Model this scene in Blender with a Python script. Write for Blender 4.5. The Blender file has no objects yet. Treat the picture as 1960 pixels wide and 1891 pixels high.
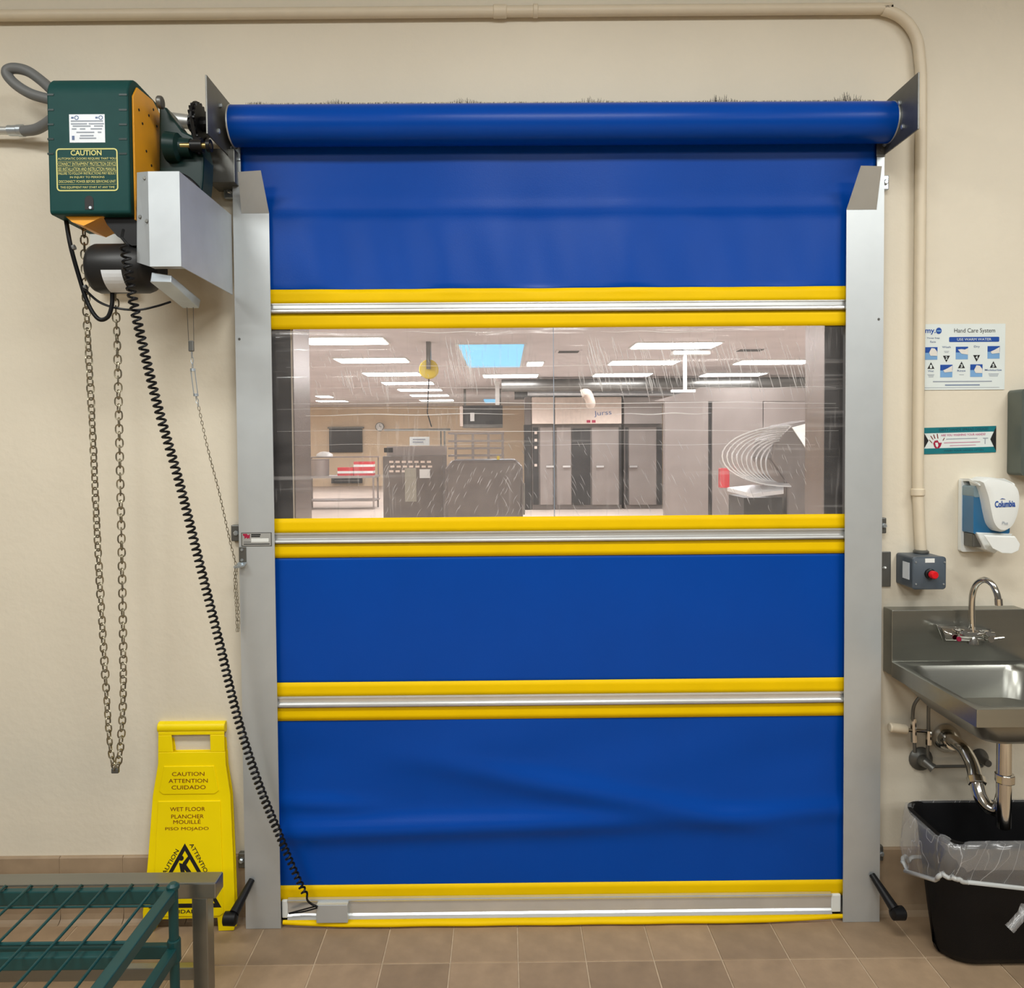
import bpy, bmesh, math, random
from mathutils import Vector, Matrix
random.seed(7)
# ---------------------------------------------------------------- camera
W, H, F = 1960.0, 1891.0, 1450.0          # frame and focal length in pixels
CX, CY = 973.0, 892.0                      # principal point (the photo is an off-centre crop)
CAMH, D = 1.588, 2.51                       # camera height, distance to the door wall (wall face is y = 0)
n_ = Vector((965-CX, 850-CY, F)).normalized()
dn = Vector((1362-CX, 50900-CY, F)).normalized()
dn = (dn - n_*dn.dot(n_)).normalized()
xr = dn.cross(n_).normalized()
CAM = Vector((0, -D, CAMH))
def ray(px, py):
    c = Vector((px-CX, py-CY, F))
    return Vector((xr.dot(c), n_.dot(c), -dn.dot(c)))
def U(px, py, Y):
    d = ray(px, py); return CAM + d*((Y+D)/d.y)
def UZ(px, py, z):
    d = ray(px, py); return CAM + d*((z-CAMH)/d.z)
def MP(px, Y): return px*(Y+D)/F           # pixels to metres at depth Y
cam = bpy.data.cameras.new('camera'); co = bpy.data.objects.new('camera', cam)
C = bpy.context.scene.collection; C.objects.link(co)
right = Vector((xr.x, n_.x, -dn.x)); down = Vector((xr.y, n_.y, -dn.y)); fwd = Vector((xr.z, n_.z, -dn.z))
R = Matrix((right, -down, -fwd)).transposed()
co.matrix_world = Matrix.Translation(CAM) @ R.to_4x4()
cam.sensor_fit = 'HORIZONTAL'; cam.sensor_width = 36; cam.lens = 36*F/W
cam.shift_x = -(CX-W/2)/W; cam.shift_y = (CY-H/2)/W
cam.clip_start = .02; cam.clip_end = 200
bpy.context.scene.camera = co
sc = bpy.context.scene
# ---------------------------------------------------------------- world, light, exposure
wd = bpy.data.worlds.new('world'); sc.world = wd; wd.use_nodes = True
wd.node_tree.nodes['Background'].inputs[0].default_value = (.9, .95, 1, 1)
wd.node_tree.nodes['Background'].inputs[1].default_value = .3
sc.view_settings.view_transform = 'Standard'; sc.view_settings.look = 'None'
sc.view_settings.exposure = -0.17; sc.view_settings.gamma = 1; sc.view_settings.use_curve_mapping = False
sc.cycles.max_bounces = 10; sc.cycles.diffuse_bounces = 4; sc.cycles.glossy_bounces = 4
sc.cycles.transparent_max_bounces = 16; sc.cycles.transmission_bounces = 6
sc.cycles.sample_clamp_indirect = 4; sc.cycles.caustics_reflective = False; sc.cycles.caustics_refractive = False
def area(name, loc, sx, sy, power, col=(.985, 1, .975)):
    l = bpy.data.lights.new(name, 'AREA'); l.shape = 'RECTANGLE'; l.size = sx; l.size_y = sy
    l.energy = power; l.color = col
    o = bpy.data.objects.new(name, l); C.objects.link(o); o.location = loc; return o
for k, (x, y, p) in enumerate([(-1.9, -1.85, 50), (.3, -1.85, 50), (2.4, -1.85, 45), (-1.9, -4.2, 34), (.3, -4.2, 34), (2.4, -4.2, 32), (-1.9, -5.8, 44), (.3, -5.8, 44), (2.4, -5.8, 42)]):
    area('unseen_room_lamp', (x, y, 3.36), 1.2, .5, p)  # rearmost row is added to brighten the rails and upper door

# ---------------------------------------------------------------- materials
def lin(c):
    return tuple(((v/255)/12.92 if v/255 <= .04045 else ((v/255+.055)/1.055)**2.4) for v in c)
MATS = {}
def pbr(name, rgb, rough=.5, metal=0., var=.06, scale=12., bump=0., bscale=60., spec=.5, rnd=0., stretch=None, coat=0., emit=0.):
    m = bpy.data.materials.new(name); m.use_nodes = True; nt = m.node_tree; N = nt.nodes; L = nt.links
    b = N['Principled BSDF']; c = lin(rgb)
    b.inputs['Roughness'].default_value = rough; b.inputs['Metallic'].default_value = metal
    b.inputs['Specular IOR Level'].default_value = spec; b.inputs['Coat Weight'].default_value = coat
    tc = N.new('ShaderNodeTexCoord'); mp = N.new('ShaderNodeMapping'); L.new(tc.outputs['Object'], mp.inputs[0])
    if stretch: mp.inputs['Scale'].default_value = stretch
    nz = N.new('ShaderNodeTexNoise'); nz.inputs['Scale'].default_value = scale; nz.inputs['Detail'].default_value = 4
    L.new(mp.outputs[0], nz.inputs['Vector'])
    mr = N.new('ShaderNodeMapRange'); mr.inputs[1].default_value = .3; mr.inputs[2].default_value = .7
    mr.inputs[3].default_value = 1-var; mr.inputs[4].default_value = 1+var
    L.new(nz.outputs['Fac'], mr.inputs[0])
    val = mr.outputs[0]
    if rnd:
        oi = N.new('ShaderNodeObjectInfo'); m2 = N.new('ShaderNodeMapRange')
        m2.inputs[3].default_value = 1-rnd; m2.inputs[4].default_value = 1+rnd; L.new(oi.outputs['Random'], m2.inputs[0])
        mu = N.new('ShaderNodeMath'); mu.operation = 'MULTIPLY'; L.new(val, mu.inputs[0]); L.new(m2.outputs[0], mu.inputs[1]); val = mu.outputs[0]
    mx = N.new('ShaderNodeVectorMath'); mx.operation = 'SCALE'; mx.inputs[0].default_value = c; L.new(val, mx.inputs['Scale'])
    L.new(mx.outputs[0], b.inputs['Base Color'])
    if bump:
        n2 = N.new('ShaderNodeTexNoise'); n2.inputs['Scale'].default_value = bscale; n2.inputs['Detail'].default_value = 3
        L.new(mp.outputs[0], n2.inputs['Vector'])
        bp = N.new('ShaderNodeBump'); bp.inputs['Strength'].default_value = bump; bp.inputs['Distance'].default_value = .01
        L.new(n2.outputs['Fac'], bp.inputs['Height']); L.new(bp.outputs[0], b.inputs['Normal'])
    if emit:
        b.inputs['Emission Color'].default_value = (*c, 1); b.inputs['Emission Strength'].default_value = emit
    MATS[name] = m; return m
wall_m = pbr('painted_block', (224, 215, 196), .55, var=.025, scale=3, bump=.12, bscale=35)
ceil_m = pbr('ceiling_white', (214, 214, 212), .8)
room_m = pbr('room_wall', (100, 99, 97), .7)
tile_m = pbr('quarry_tile', (154, 130, 103), .55, var=.12, scale=14, bump=.05, bscale=90, rnd=.17)
cove_m = pbr('cove_tile', (160, 138, 112), .5, var=.10, scale=14, rnd=.06)
grout_m = pbr('grout', (186, 164, 136), .8, var=.12, scale=30)
blue_m = pbr('blue_vinyl', (0, 68, 162), .3, var=.03, scale=5, bump=.03, bscale=250, spec=.17)
yel_m = pbr('yellow_vinyl', (240, 198, 0), .5, var=.03, scale=8, spec=.12)
alu_m = pbr('aluminium', (205, 208, 207), .42, .75, var=.04, scale=20, stretch=(1, 1, .15))
alub_m = pbr('bright_aluminium', (228, 230, 230), .3, .75, var=.03)
shroud_m = pbr('shroud_sheet', (190, 196, 200), .55, .5, var=.06, scale=9)
galv_m = pbr('galvanised_steel', (196, 205, 212), .34, .85, var=.06, scale=18)
guide_m = pbr('guide_steel', (204, 209, 211), .46, .65, var=.03, scale=10)
dsteel_m = pbr('dark_steel', (112, 112, 108), .42, .7, var=.12, scale=14)
inox_m = pbr('stainless', (150, 150, 143), .3, .92, var=.05, scale=25, bump=.01, bscale=200, stretch=(.1, 1, 1))
chrome_m = pbr('chrome', (205, 203, 198), .12, 1.)
zinc_m = pbr('zinc_chain', (150, 142, 122), .35, .85, var=.15, scale=40)
green_m = pbr('green_plastic', (24, 66, 64), .5, spec=.12, var=.05, scale=20, bump=.02, bscale=300)
gdark_m = pbr('green_paint', (14, 42, 40), .35, spec=.25)
orange_m = pbr('orange_plate', (242, 168, 40), .4, var=.05)
black_m = pbr('black_rubber', (18, 18, 20), .45, spec=.25)
blackp_m = pbr('black_plastic', (22, 22, 24), .38, spec=.3)
motor_m = pbr('motor_black', (34, 34, 34), .4, spec=.35)
white_m = pbr('white_plastic', (232, 235, 232), .3, var=.02)
paper_m = pbr('paper', (222, 230, 228), .45, var=.02)
label_m = pbr('label_white', (226, 232, 238), .4)
yprint_m = pbr('yellow_print', (206, 202, 120), .5)
ink_m = pbr('black_ink', (18, 18, 20), .6)
grey_ink = pbr('grey_ink', (150, 158, 170), .6)
slate_ink = pbr('slate_ink', (92, 112, 150), .6)
navy_m = pbr('navy_ink', (14, 72, 158), .5)
sky_ink = pbr('sky_ink', (120, 166, 212), .5)
teal_m = pbr('teal_ink', (0, 112, 122), .5)
teald_m = pbr('dark_teal_ink', (0, 72, 88), .5)
red_m = pbr('red_ink', (165, 20, 62), .5)
pink_m = pbr('rose_ink', (196, 130, 156), .5)
maroon_m = pbr('maroon_ink', (118, 28, 10), .5)
button_m = pbr('red_button', (216, 20, 32), .3)
boxg_m = pbr('slate_plastic', (72, 82, 92), .4, var=.04)
sign_m = pbr('sign_yellow', (250, 222, 0), .38, var=.03, scale=6, spec=.3)
gwire_m = pbr('green_epoxy', (14, 64, 64), .42, var=.08)
steelg_m = pbr('grey_cabinet', (98, 106, 100), .4, .4, var=.05)
conduit_m = pbr('painted_conduit', (219, 206, 182), .45, var=.03)
hose_m = pbr('grey_hose', (112, 114, 114), .5)
brass_m = pbr('brass', (170, 150, 96), .3, .9)
skin_m = pbr('hand_print', (226, 222, 214), .5)
bin_m = pbr('bin_black', (14, 14, 16), .55, bump=.15, bscale=400, spec=.2)
oven_m = pbr('oven_steel', (150, 142, 137), .4, .4, var=.10, scale=2)
mach_m = pbr('machine_steel', (112, 106, 102), .4, .4, var=.14, scale=4)
ovend_m = pbr('oven_dark', (44, 44, 44), .4, .2, var=.1)
cream_m = pbr('cream_panel', (226, 210, 196), .6)
farwall_m = pbr('far_wall', (240, 220, 190), .7, var=.03, scale=.6)
farceil_m = pbr('far_ceiling', (214, 209, 210), .8, var=.08, scale=1.5)
farfloor_m = pbr('far_floor', (208, 194, 182), .6, var=.06, scale=1)
red2_m = pbr('red_box', (200, 50, 60), .5)
gold_m = pbr('yellow_reel', (214, 190, 60), .5)
jamb_m = pbr('jamb_steel', (140, 132, 126), .25, .6, var=.12, scale=6, stretch=(1, 1, .3))
lamp_m = pbr('lamp_diffuser', (250, 252, 255), .5, emit=26)
sky_m = pbr('skylight_pane', (112, 190, 232), .4, emit=1.15)
def bluewater():
    m = pbr('blue_liquid', (44, 106, 150), .15, coat=.3); return m
liquid_m = bluewater()
def vinyl():
    m = bpy.data.materials.new('clear_vinyl'); m.use_nodes = True; nt = m.node_tree; N = nt.nodes; L = nt.links
    N.clear(); out = N.new('ShaderNodeOutputMaterial')
    tr = N.new('ShaderNodeBsdfTransparent'); tr.inputs[0].default_value = (.96, .92, .91, 1)
    df = N.new('ShaderNodeBsdfDiffuse'); df.inputs[0].default_value = (.92, .88, .87, 1)
    gl = N.new('ShaderNodeBsdfGlossy'); gl.inputs['Roughness'].default_value = .08
    tc = N.new('ShaderNodeTexCoord')
    def noise(sc_, rot=(0, 0, 0), s=1., det=3):
        mp = N.new('ShaderNodeMapping'); mp.inputs['Scale'].default_value = sc_; mp.inputs['Rotation'].default_value = rot
        L.new(tc.outputs['Object'], mp.inputs[0]); n = N.new('ShaderNodeTexNoise'); n.inputs['Scale'].default_value = s
        n.inputs['Detail'].default_value = det; L.new(mp.outputs[0], n.inputs['Vector']); return n.outputs['Fac']
    def rng(v, a, b, c, d):
        r = N.new('ShaderNodeMapRange'); r.inputs[1].default_value = a; r.inputs[2].default_value = b
        r.inputs[3].default_value = c; r.inputs[4].default_value = d; L.new(v, r.inputs[0]); return r.outputs[0]
    def op(o, a, b):
        x = N.new('ShaderNodeMath'); x.operation = o
        for i, v in enumerate((a, b)):
            if isinstance(v, float): x.inputs[i].default_value = v
            else: L.new(v, x.inputs[i])
        return x.outputs[0]
    # old scuffs: slanted scratch strokes in patches, fine haze; long faint horizontal streaks paint light reflected on wrinkles
    scr = rng(noise((1, 1, .085), (0, math.radians(-17), 0), 75., 2), .565, .64, 0, 1)
    patch = rng(noise((1, 1, 1), (0, 0, 0), 2.6, 2), .44, .62, 0, 1)
    hor = rng(noise((.03, 1, 1), (0, math.radians(.6), 0), 34., 2), .62, .74, 0, 1)
    hz = rng(noise((.4, 1, 1.5), (0, 0, 0), 7., 4), .3, .7, .035, .10)
    fac = op('ADD', op('ADD', hz, op('MULTIPLY', op('MULTIPLY', scr, patch), .10)), op('MULTIPLY', hor, .15))
    m1 = N.new('ShaderNodeMixShader'); L.new(fac, m1.inputs[0]); L.new(tr.outputs[0], m1.inputs[1]); L.new(df.outputs[0], m1.inputs[2])
    bp = N.new('ShaderNodeBump'); bp.inputs['Strength'].default_value = .35; bp.inputs['Distance'].default_value = .01
    L.new(noise((.06, 1, 1), (0, 0, 0), 26., 2), bp.inputs['Height']); L.new(bp.outputs[0], gl.inputs['Normal'])
    m2 = N.new('ShaderNodeMixShader'); m2.inputs[0].default_value = .045
    L.new(m1.outputs[0], m2.inputs[1]); L.new(gl.outputs[0], m2.inputs[2]); L.new(m2.outputs[0], out.inputs[0])
    return m
vinyl_m = vinyl()
def film():
    m = bpy.data.materials.new('bag_film'); m.use_nodes = True; nt = m.node_tree; N = nt.nodes; L = nt.links
    N.clear(); out = N.new('ShaderNodeOutputMaterial'); tr = N.new('ShaderNodeBsdfTransparent')
    df = N.new('ShaderNodeBsdfDiffuse'); df.inputs[0].default_value = (.8, .8, .8, 1)
    gl = N.new('ShaderNodeBsdfGlossy'); gl.inputs['Roughness'].default_value = .22
    tc = N.new('ShaderNodeTexCoord'); mp = N.new('ShaderNodeMapping'); mp.inputs['Scale'].default_value = (1.5, 1.5, .4)
    mr_ = N.new('ShaderNodeMapping'); mr_.inputs['Rotation'].default_value = (0, math.radians(-28), 0)
    L.new(tc.outputs['Object'], mr_.inputs[0]); L.new(mr_.outputs[0], mp.inputs[0])
    n = N.new('ShaderNodeTexNoise'); n.inputs['Scale'].default_value = 11; n.inputs['Detail'].default_value = 1
    n.inputs['Distortion'].default_value = .3; L.new(mp.outputs[0], n.inputs['Vector'])
    s1 = N.new('ShaderNodeMath'); s1.operation = 'SUBTRACT'; L.new(n.outputs['Fac'], s1.inputs[0]); s1.inputs[1].default_value = .5
    s2 = N.new('ShaderNodeMath'); s2.operation = 'ABSOLUTE'; L.new(s1.outputs[0], s2.inputs[0])
    r = N.new('ShaderNodeMapRange'); r.inputs[1].default_value = 0; r.inputs[2].default_value = .014; r.inputs[3].default_value = .45; r.inputs[4].default_value = .14
    L.new(s2.outputs[0], r.inputs[0])
    m1 = N.new('ShaderNodeMixShader'); L.new(r.outputs[0], m1.inputs[0]); L.new(tr.outputs[0], m1.inputs[1]); L.new(df.outputs[0], m1.inputs[2])
    bp = N.new('ShaderNodeBump'); bp.inputs['Strength'].default_value = .8; bp.inputs['Distance'].default_value = .02
    L.new(n.outputs['Fac'], bp.inputs['Height']); L.new(bp.outputs[0], gl.inputs['Normal'])
    m2 = N.new('ShaderNodeMixShader'); m2.inputs[0].default_value = .07
    L.new(m1.outputs[0], m2.inputs[1]); L.new(gl.outputs[0], m2.inputs[2]); L.new(m2.outputs[0], out.inputs[0])
    return m
film_m = film()
def film_glint_scuff():
    m = bpy.data.materials.new('vinyl_glint_scuff'); m.use_nodes = True; nt = m.node_tree; b = nt.nodes['Principled BSDF']
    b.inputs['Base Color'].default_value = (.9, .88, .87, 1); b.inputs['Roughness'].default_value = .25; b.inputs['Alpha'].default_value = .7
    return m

# ---------------------------------------------------------------- mesh helpers
OFF = {}
class B:
    def __init__(s): s.v = []; s.f = []
    def add(s, vs, fs):
        k = len(s.v); s.v += [Vector(v) for v in vs]; s.f += [tuple(i+k for i in f) for f in fs]; return s
    def box(s, x0, x1, y0, y1, z0, z1):
        x0, x1 = sorted((x0, x1)); y0, y1 = sorted((y0, y1)); z0, z1 = sorted((z0, z1))
        return s.add([(x0,y0,z0),(x1,y0,z0),(x1,y1,z0),(x0,y1,z0),(x0,y0,z1),(x1,y0,z1),(x1,y1,z1),(x0,y1,z1)],
                     [(0,3,2,1),(4,5,6,7),(0,1,5,4),(1,2,6,5),(2,3,7,6),(3,0,4,7)])
    def hexa(s, a, b):          # two quads of 4 points
        return s.add(list(a)+list(b), [(0,1,2,3),(7,6,5,4),(0,4,5,1),(1,5,6,2),(2,6,7,3),(3,7,4,0)])
    def prism(s, poly, e):      # 3-D polygon extruded by vector e
        n = len(poly); e = Vector(e); p = [Vector(q) for q in poly]
        return s.add(p+[q+e for q in p], [tuple(range(n)), tuple(range(2*n-1, n-1, -1))]+[(i, i+n, (i+1) % n+n, (i+1) % n) for i in range(n)])
    def tube(s, pts, r, n=8, closed=False, cap=True):
        pts = [Vector(p) for p in pts]; m = len(pts); rs = r if isinstance(r, (list, tuple)) else [r]*m
        vs = []; up = None
        for i, p in enumerate(pts):
            a = pts[(i-1) % m] if (closed or i) else p; b = pts[(i+1) % m] if (closed or i < m-1) else p
            t = (b-a).normalized()
            if up is None: up = Vector((0, 0, 1)) if abs(t.z) < .9 else Vector((1, 0, 0))
            u = (up - t*up.dot(t)).normalized(); w = t.cross(u); up = u
            vs += [p+(u*math.cos(2*math.pi*k/n)+w*math.sin(2*math.pi*k/n))*rs[i] for k in range(n)]
        fs = []
        for i in range(m if closed else m-1):
            j = (i+1) % m
            for k in range(n): fs.append((i*n+k, i*n+(k+1) % n, j*n+(k+1) % n, j*n+k))
        if cap and not closed: fs += [tuple(range(n-1, -1, -1)), tuple(range((m-1)*n, m*n))]
        return s.add(vs, fs)
    def lathe(s, prof, o, ax, n=24):   # prof: (distance along ax, radius)
        o = Vector(o); ax = Vector(ax).normalized()
        u = ax.orthogonal().normalized(); w = ax.cross(u); vs = []
        for t, r in prof:
            vs += [o+ax*t+(u*math.cos(2*math.pi*k/n)+w*math.sin(2*math.pi*k/n))*r for k in range(n)]
        fs = [(i*n+k, i*n+(k+1) % n, (i+1)*n+(k+1) % n, (i+1)*n+k) for i in range(len(prof)-1) for k in range(n)]
        fs += [tuple(range(n-1, -1, -1)), tuple(range((len(prof)-1)*n, len(prof)*n))]
        return s.add(vs, fs)
    def cyl(s, a, b, r, n=20):
        a, b = Vector(a), Vector(b); return s.lathe([(0, r), ((b-a).length, r)], a, b-a, n)
    def grid(s, fn, nu, nv):
        vs = [fn(i/nu, j/nv) for j in range(nv+1) for i in range(nu+1)]
        return s.add(vs, [(j*(nu+1)+i, j*(nu+1)+i+1, (j+1)*(nu+1)+i+1, (j+1)*(nu+1)+i) for j in range(nv) for i in range(nu)])
    def loft(s, rings, cap0=True, cap1=True):
        n = len(rings[0]); vs = [p for r in rings for p in r]
        fs = [(i*n+k, i*n+(k+1) % n, (i+1)*n+(k+1) % n, (i+1)*n+k) for i in range(len(rings)-1) for k in range(n)]
        if cap0: fs.append(tuple(range(n-1, -1, -1)))
        if cap1: fs.append(tuple(range((len(rings)-1)*n, len(rings)*n)))
        return s.add(vs, fs)
    def build(s, name, mat, parent=None, bevel=0., smooth=None, kind=None, label=None, solid=0., local=False):
        off = OFF.get(parent.name, Vector()) if (parent and not local) else Vector()
        me = bpy.data.meshes.new(name); me.from_pydata([v-off for v in s.v], [], s.f); me.update()
        bm = bmesh.new(); bm.from_mesh(me); bmesh.ops.recalc_face_normals(bm, faces=bm.faces); bm.to_mesh(me); bm.free()
        me.materials.append(mat); o = bpy.data.objects.new(name, me); C.objects.link(o)
        if parent: o.parent = parent; OFF[o.name] = off
        if smooth:
            for p in me.polygons: p.use_smooth = True
            me.set_sharp_from_angle(angle=math.radians(smooth))
        if solid:
            q = o.modifiers.new('thickness', 'SOLIDIFY'); q.thickness = solid; q.offset = 0
        if bevel:
            q = o.modifiers.new('bevel', 'BEVEL'); q.width = bevel; q.segments = 2; q.limit_method = 'ANGLE'; q.angle_limit = math.radians(40)
        if kind: o['kind'] = kind
        if label: o['label'] = label
        return o
def tag(o, label, cat, group=None):
    o['label'] = label; o['category'] = cat
    if group: o['group'] = group
    return o
def thing(name, label, cat, loc, group=None):
    o = bpy.data.objects.new(name, None); C.objects.link(o); o.location = loc; o.empty_display_size = .05
    OFF[o.name] = Vector(loc); return tag(o, label, cat, group)
def struct(o): o['kind'] = 'structure'; return o
class Face:                      # a flat frame for prints: origin, unit axes, normal
    def __init__(s, o, ux, uz): s.o = Vector(o); s.u = Vector(ux); s.w = Vector(uz); s.n = s.u.cross(s.w).normalized()
    def p(s, u, v, off=0): return s.o+s.u*u+s.w*v+s.n*off
    def poly(s, b, pts, off, th=.0004): b.prism([s.p(u, v, off) for u, v in pts], s.n*th); return b
    def rect(s, b, u0, v0, u1, v1, off, th=.0004): return s.poly(b, [(u0, v0), (u1, v0), (u1, v1), (u0, v1)], off, th)
def text_pts(body, w, h, bold=0.):
    cu = bpy.data.curves.new('t', 'FONT'); cu.body = body; cu.align_x = 'CENTER'; cu.offset = bold; cu.resolution_u = 3
    to = bpy.data.objects.new('t', cu); C.objects.link(to); bpy.context.view_layer.update()
    me = bpy.data.meshes.new_from_object(to.evaluated_get(bpy.context.evaluated_depsgraph_get()))
    vs = [v.co.copy() for v in me.vertices]; fs = [tuple(p.vertices) for p in me.polygons]
    bpy.data.objects.remove(to); bpy.data.curves.remove(cu); bpy.data.meshes.remove(me)
    x0, x1 = min(v.x for v in vs), max(v.x for v in vs); y0, y1 = min(v.y for v in vs), max(v.y for v in vs)
    return [((v.x-(x0+x1)/2)*w/(x1-x0), (v.y-(y0+y1)/2)*h/(y1-y0)) for v in vs], fs
def lettering(b, face, body, u, v, w, h, off=.0006, rot=0., bold=0.):
    pts, fs = text_pts(body, w, h, bold); c, s_ = math.cos(rot), math.sin(rot)
    b.add([face.p(u+x*c-y*s_, v+x*s_+y*c, off) for x, y in pts], fs); return b
def rrect(x0, x1, y0, y1, r, n=4):
    out = []
    for cx, cy, a in ((x1-r, y1-r, 0), (x0+r, y1-r, 90), (x0+r, y0+r, 180), (x1-r, y0+r, 270)):
        for k in range(n+1):
            t = math.radians(a+90*k/n); out.append((cx+r*math.cos(t), cy+r*math.sin(t)))
    return out
def spline(pts, n=8):
    P = [Vector(p) for p in pts]; P = [2*P[0]-P[1]]+P+[2*P[-1]-P[-2]]; out = []
    for i in range(1, len(P)-2):
        for k in range(n):
            t = k/n; a, b, c, d = P[i-1:i+3]
            out.append(.5*((2*b)+(c-a)*t+(2*a-5*b+4*c-d)*t*t+(3*b-a-3*c+d)*t**3))
    return out+[P[-2]]

# ================================================================ THE ROOM
YW = 0.0
opL, opR = U(563, 900, 0).x, U(1590, 900, 0).x; opT = U(1070, 285, 0).z
RX0, RX1, RY0, RZ = -3.6, 3.6, -6.4, 3.39
b = B(); b.box(RX0, opL, 0, .2, 0, RZ).box(opR, RX1, 0, .2, 0, RZ).box(opL, opR, 0, .2, opT, RZ)
struct(b.build('wall_back', wall_m))
struct(B().box(RX0-.1, RX0, RY0, 0, 0, RZ).build('wall_left', room_m))
struct(B().box(RX1, RX1+.1, RY0, 0, 0, RZ).build('wall_right', room_m))
struct(B().box(RX0, RX1, RY0-.1, RY0, 0, RZ).build('wall_front', room_m))
struct(B().box(RX0-.1, RX1+.1, RY0-.1, .2, RZ, RZ+.1).build('ceiling', ceil_m))
fl = struct(B().box(RX0-.1, RX1+.1, RY0-.1, 0, -.1, -.0025).build('floor', grout_m))
T = (UZ(1252, 1838, 0).x-UZ(468.6, 1850.6, 0).x)/6; tx0 = UZ(468.6, 1850.6, 0).x; ty0 = UZ(1700, 1833, 0).y
g = .0045; tm = None
for j in range(-1, 10):
    for i in range(-6, 13):
        y1 = ty0 - (j)*T; y0 = y1-T; x0 = tx0+i*T
        if y1 > 0: y1 = -.001
        if j in (-1,):
            o = B().box(g/2, T-g/2, y0-ty0+g/2, y1-ty0, -.008, 0).build('floor_tile', tile_m, fl, bevel=.0015)
            o.location = (x0, ty0, 0)
            if tm is None or i == -6: tm_edge = o.data
            continue
        if tm is None:
            o = B().box(g/2, T-g/2, -T+g/2, -g/2, -.008, 0).build('floor_tile', tile_m, fl, bevel=.0015); tm = o
        else:
            o = tm.copy(); C.objects.link(o)
        o.location = (x0, y1, random.uniform(-.0006, .0006))
# cove base tiles along the foot of the wall
def cove(name, x0, x1):
    CT = U(100, 1641, -.012).z; base = struct(B().box(x0, x1, -.0105, 0, 0, CT-.004).build(name, grout_m))
    n = max(1, round((x1-x0)/T)); w = (x1-x0)/n
    prof = [(0, CT), (-.010, CT), (-.0125, CT-.004), (-.0125, .03), (-.016, .012), (-.024, .004), (-.034, 0), (0, 0)]
    for i in range(n):
        b = B(); b.prism([(x0+i*w+.0012, y, z) for y, z in prof], (w-.0024, 0, 0)); b.build('base_tile', cove_m, base)
gLx0, gLx1 = U(457, 1000, -.057).x, U(525, 1000, -.057).x
gRx0, gRx1 = U(1617, 1000, -.057).x, U(1688, 1000, -.057).x
cove('baseboard_left', RX0, gLx0-.002); cove('baseboard_right', gRx1+.002, RX1)
# jamb lining of the opening
for nm, xa, s_ in (('trim_1', opL, 1), ('trim_2', opR, -1)):
    struct(B().box(xa, xa+s_*.004, -.001, .205, 0, opT).build(nm, jamb_m))

# ================================================================ ROLL-UP DOOR
GY = -.057
cx0, cx1 = U(463, 305, -.04).x, U(1674, 305, -.04).x
CYD = -.034
def zc(py): return U(1070, py, CYD).z
dm = (cx0+cx1)/2
door = thing('roll_up_door', 'blue vinyl roll-up door with yellow bands and a clear window strip', 'door', (dm, CYD, 0))
def ga(v, m, s): return math.exp(-((v-m)/s)**2)
def disp(x, z):
    d = 0.0
    zt = zc(552); z1 = zc(1374); z2 = zc(1690)
    if z > zt:       # hanging folds under the roll
        k = (z-zt)/(zc(285)-zt)
        d += .0055*(1-k*.4)*math.sin(x*9+1.2*math.sin(x*3.1))*ga(k, .35, .5) + (.0022*math.sin(x*31+z*5))*ga(k, .2, .35)
        d += -.0025*ga(z, zc(398), .018)
    if z > zt: d += -.018*min(1, max(0, (z-zc(420))/(zc(285)-zc(420))))
    if z < z1:       # buckles above the bottom bar
        py = 1374+316*(z1-z)/(z1-z2); px = 1076+(x-dm)*585
        def win_(a, b, s): return 1/(1+math.exp(-(px-a)/s))/(1+math.exp((px-b)/s))
        d += -.021*ga(py, 1586-.022*(px-540), 22)*win_(470, 1230, 60)
        d += -.0105*ga(py, 1530+.05*(px-540), 15)*win_(520, 690, 25)*1.0
        d += -.016*ga(py, 1478+.19*(px-930), 26)*win_(870, 1450, 60)
        d += -.012*ga(py, 1560-.05*(px-1500), 20)*win_(1380, 1700, 50)
        d += .006*math.sin(x*4+z*7)*ga(py, 1500, 90) + .004*math.sin(x*7.5-z*11)*ga(py, 1440, 50)
    return d
def sheet(name, pa, pb, mat, off=0., nx=90, nz=14, label=None, parent=None, th=.0016):
    za, zb = zc(pa), zc(pb)
    b = B(); b.grid(lambda u, v: (cx0+(cx1-cx0)*u, CYD+off+disp(cx0+(cx1-cx0)*u, za+(zb-za)*v), za+(zb-za)*v), nx, nz)
    return b.build(name, mat, parent or door, smooth=60, solid=th, label=label)
sheet('curtain_panel', 262, 556, blue_m, nx=160, nz=36, label='blue vinyl top panel')
sheet('curtain_panel', 1058, 1308, blue_m, nz=20)
sheet('curtain_panel', 1368, 1700, blue_m, nx=120, nz=44, label='rumpled blue vinyl bottom panel')
for a, c in ((551.5, 580), (596, 627), (988, 1017), (1034, 1063), (1301, 1330), (1346, 1374), (1688, 1718)):
    sheet('yellow_band', a, c, yel_m, off=-.003, nz=3)
win = sheet('vision_window', 622, 994, vinyl_m, off=.001, nx=40, nz=10, label='clear scuffed vinyl window strip', th=.0)
xs = U(1060, 800, CYD).x
B().box(xs-.0012, xs+.0012, CYD-.004, CYD-.001, zc(988), zc(627)).build('window_seam', grey_ink, win)
crease_glint_m = film_glint_scuff()  # creases with their reflected light painted on as whitish strips
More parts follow.
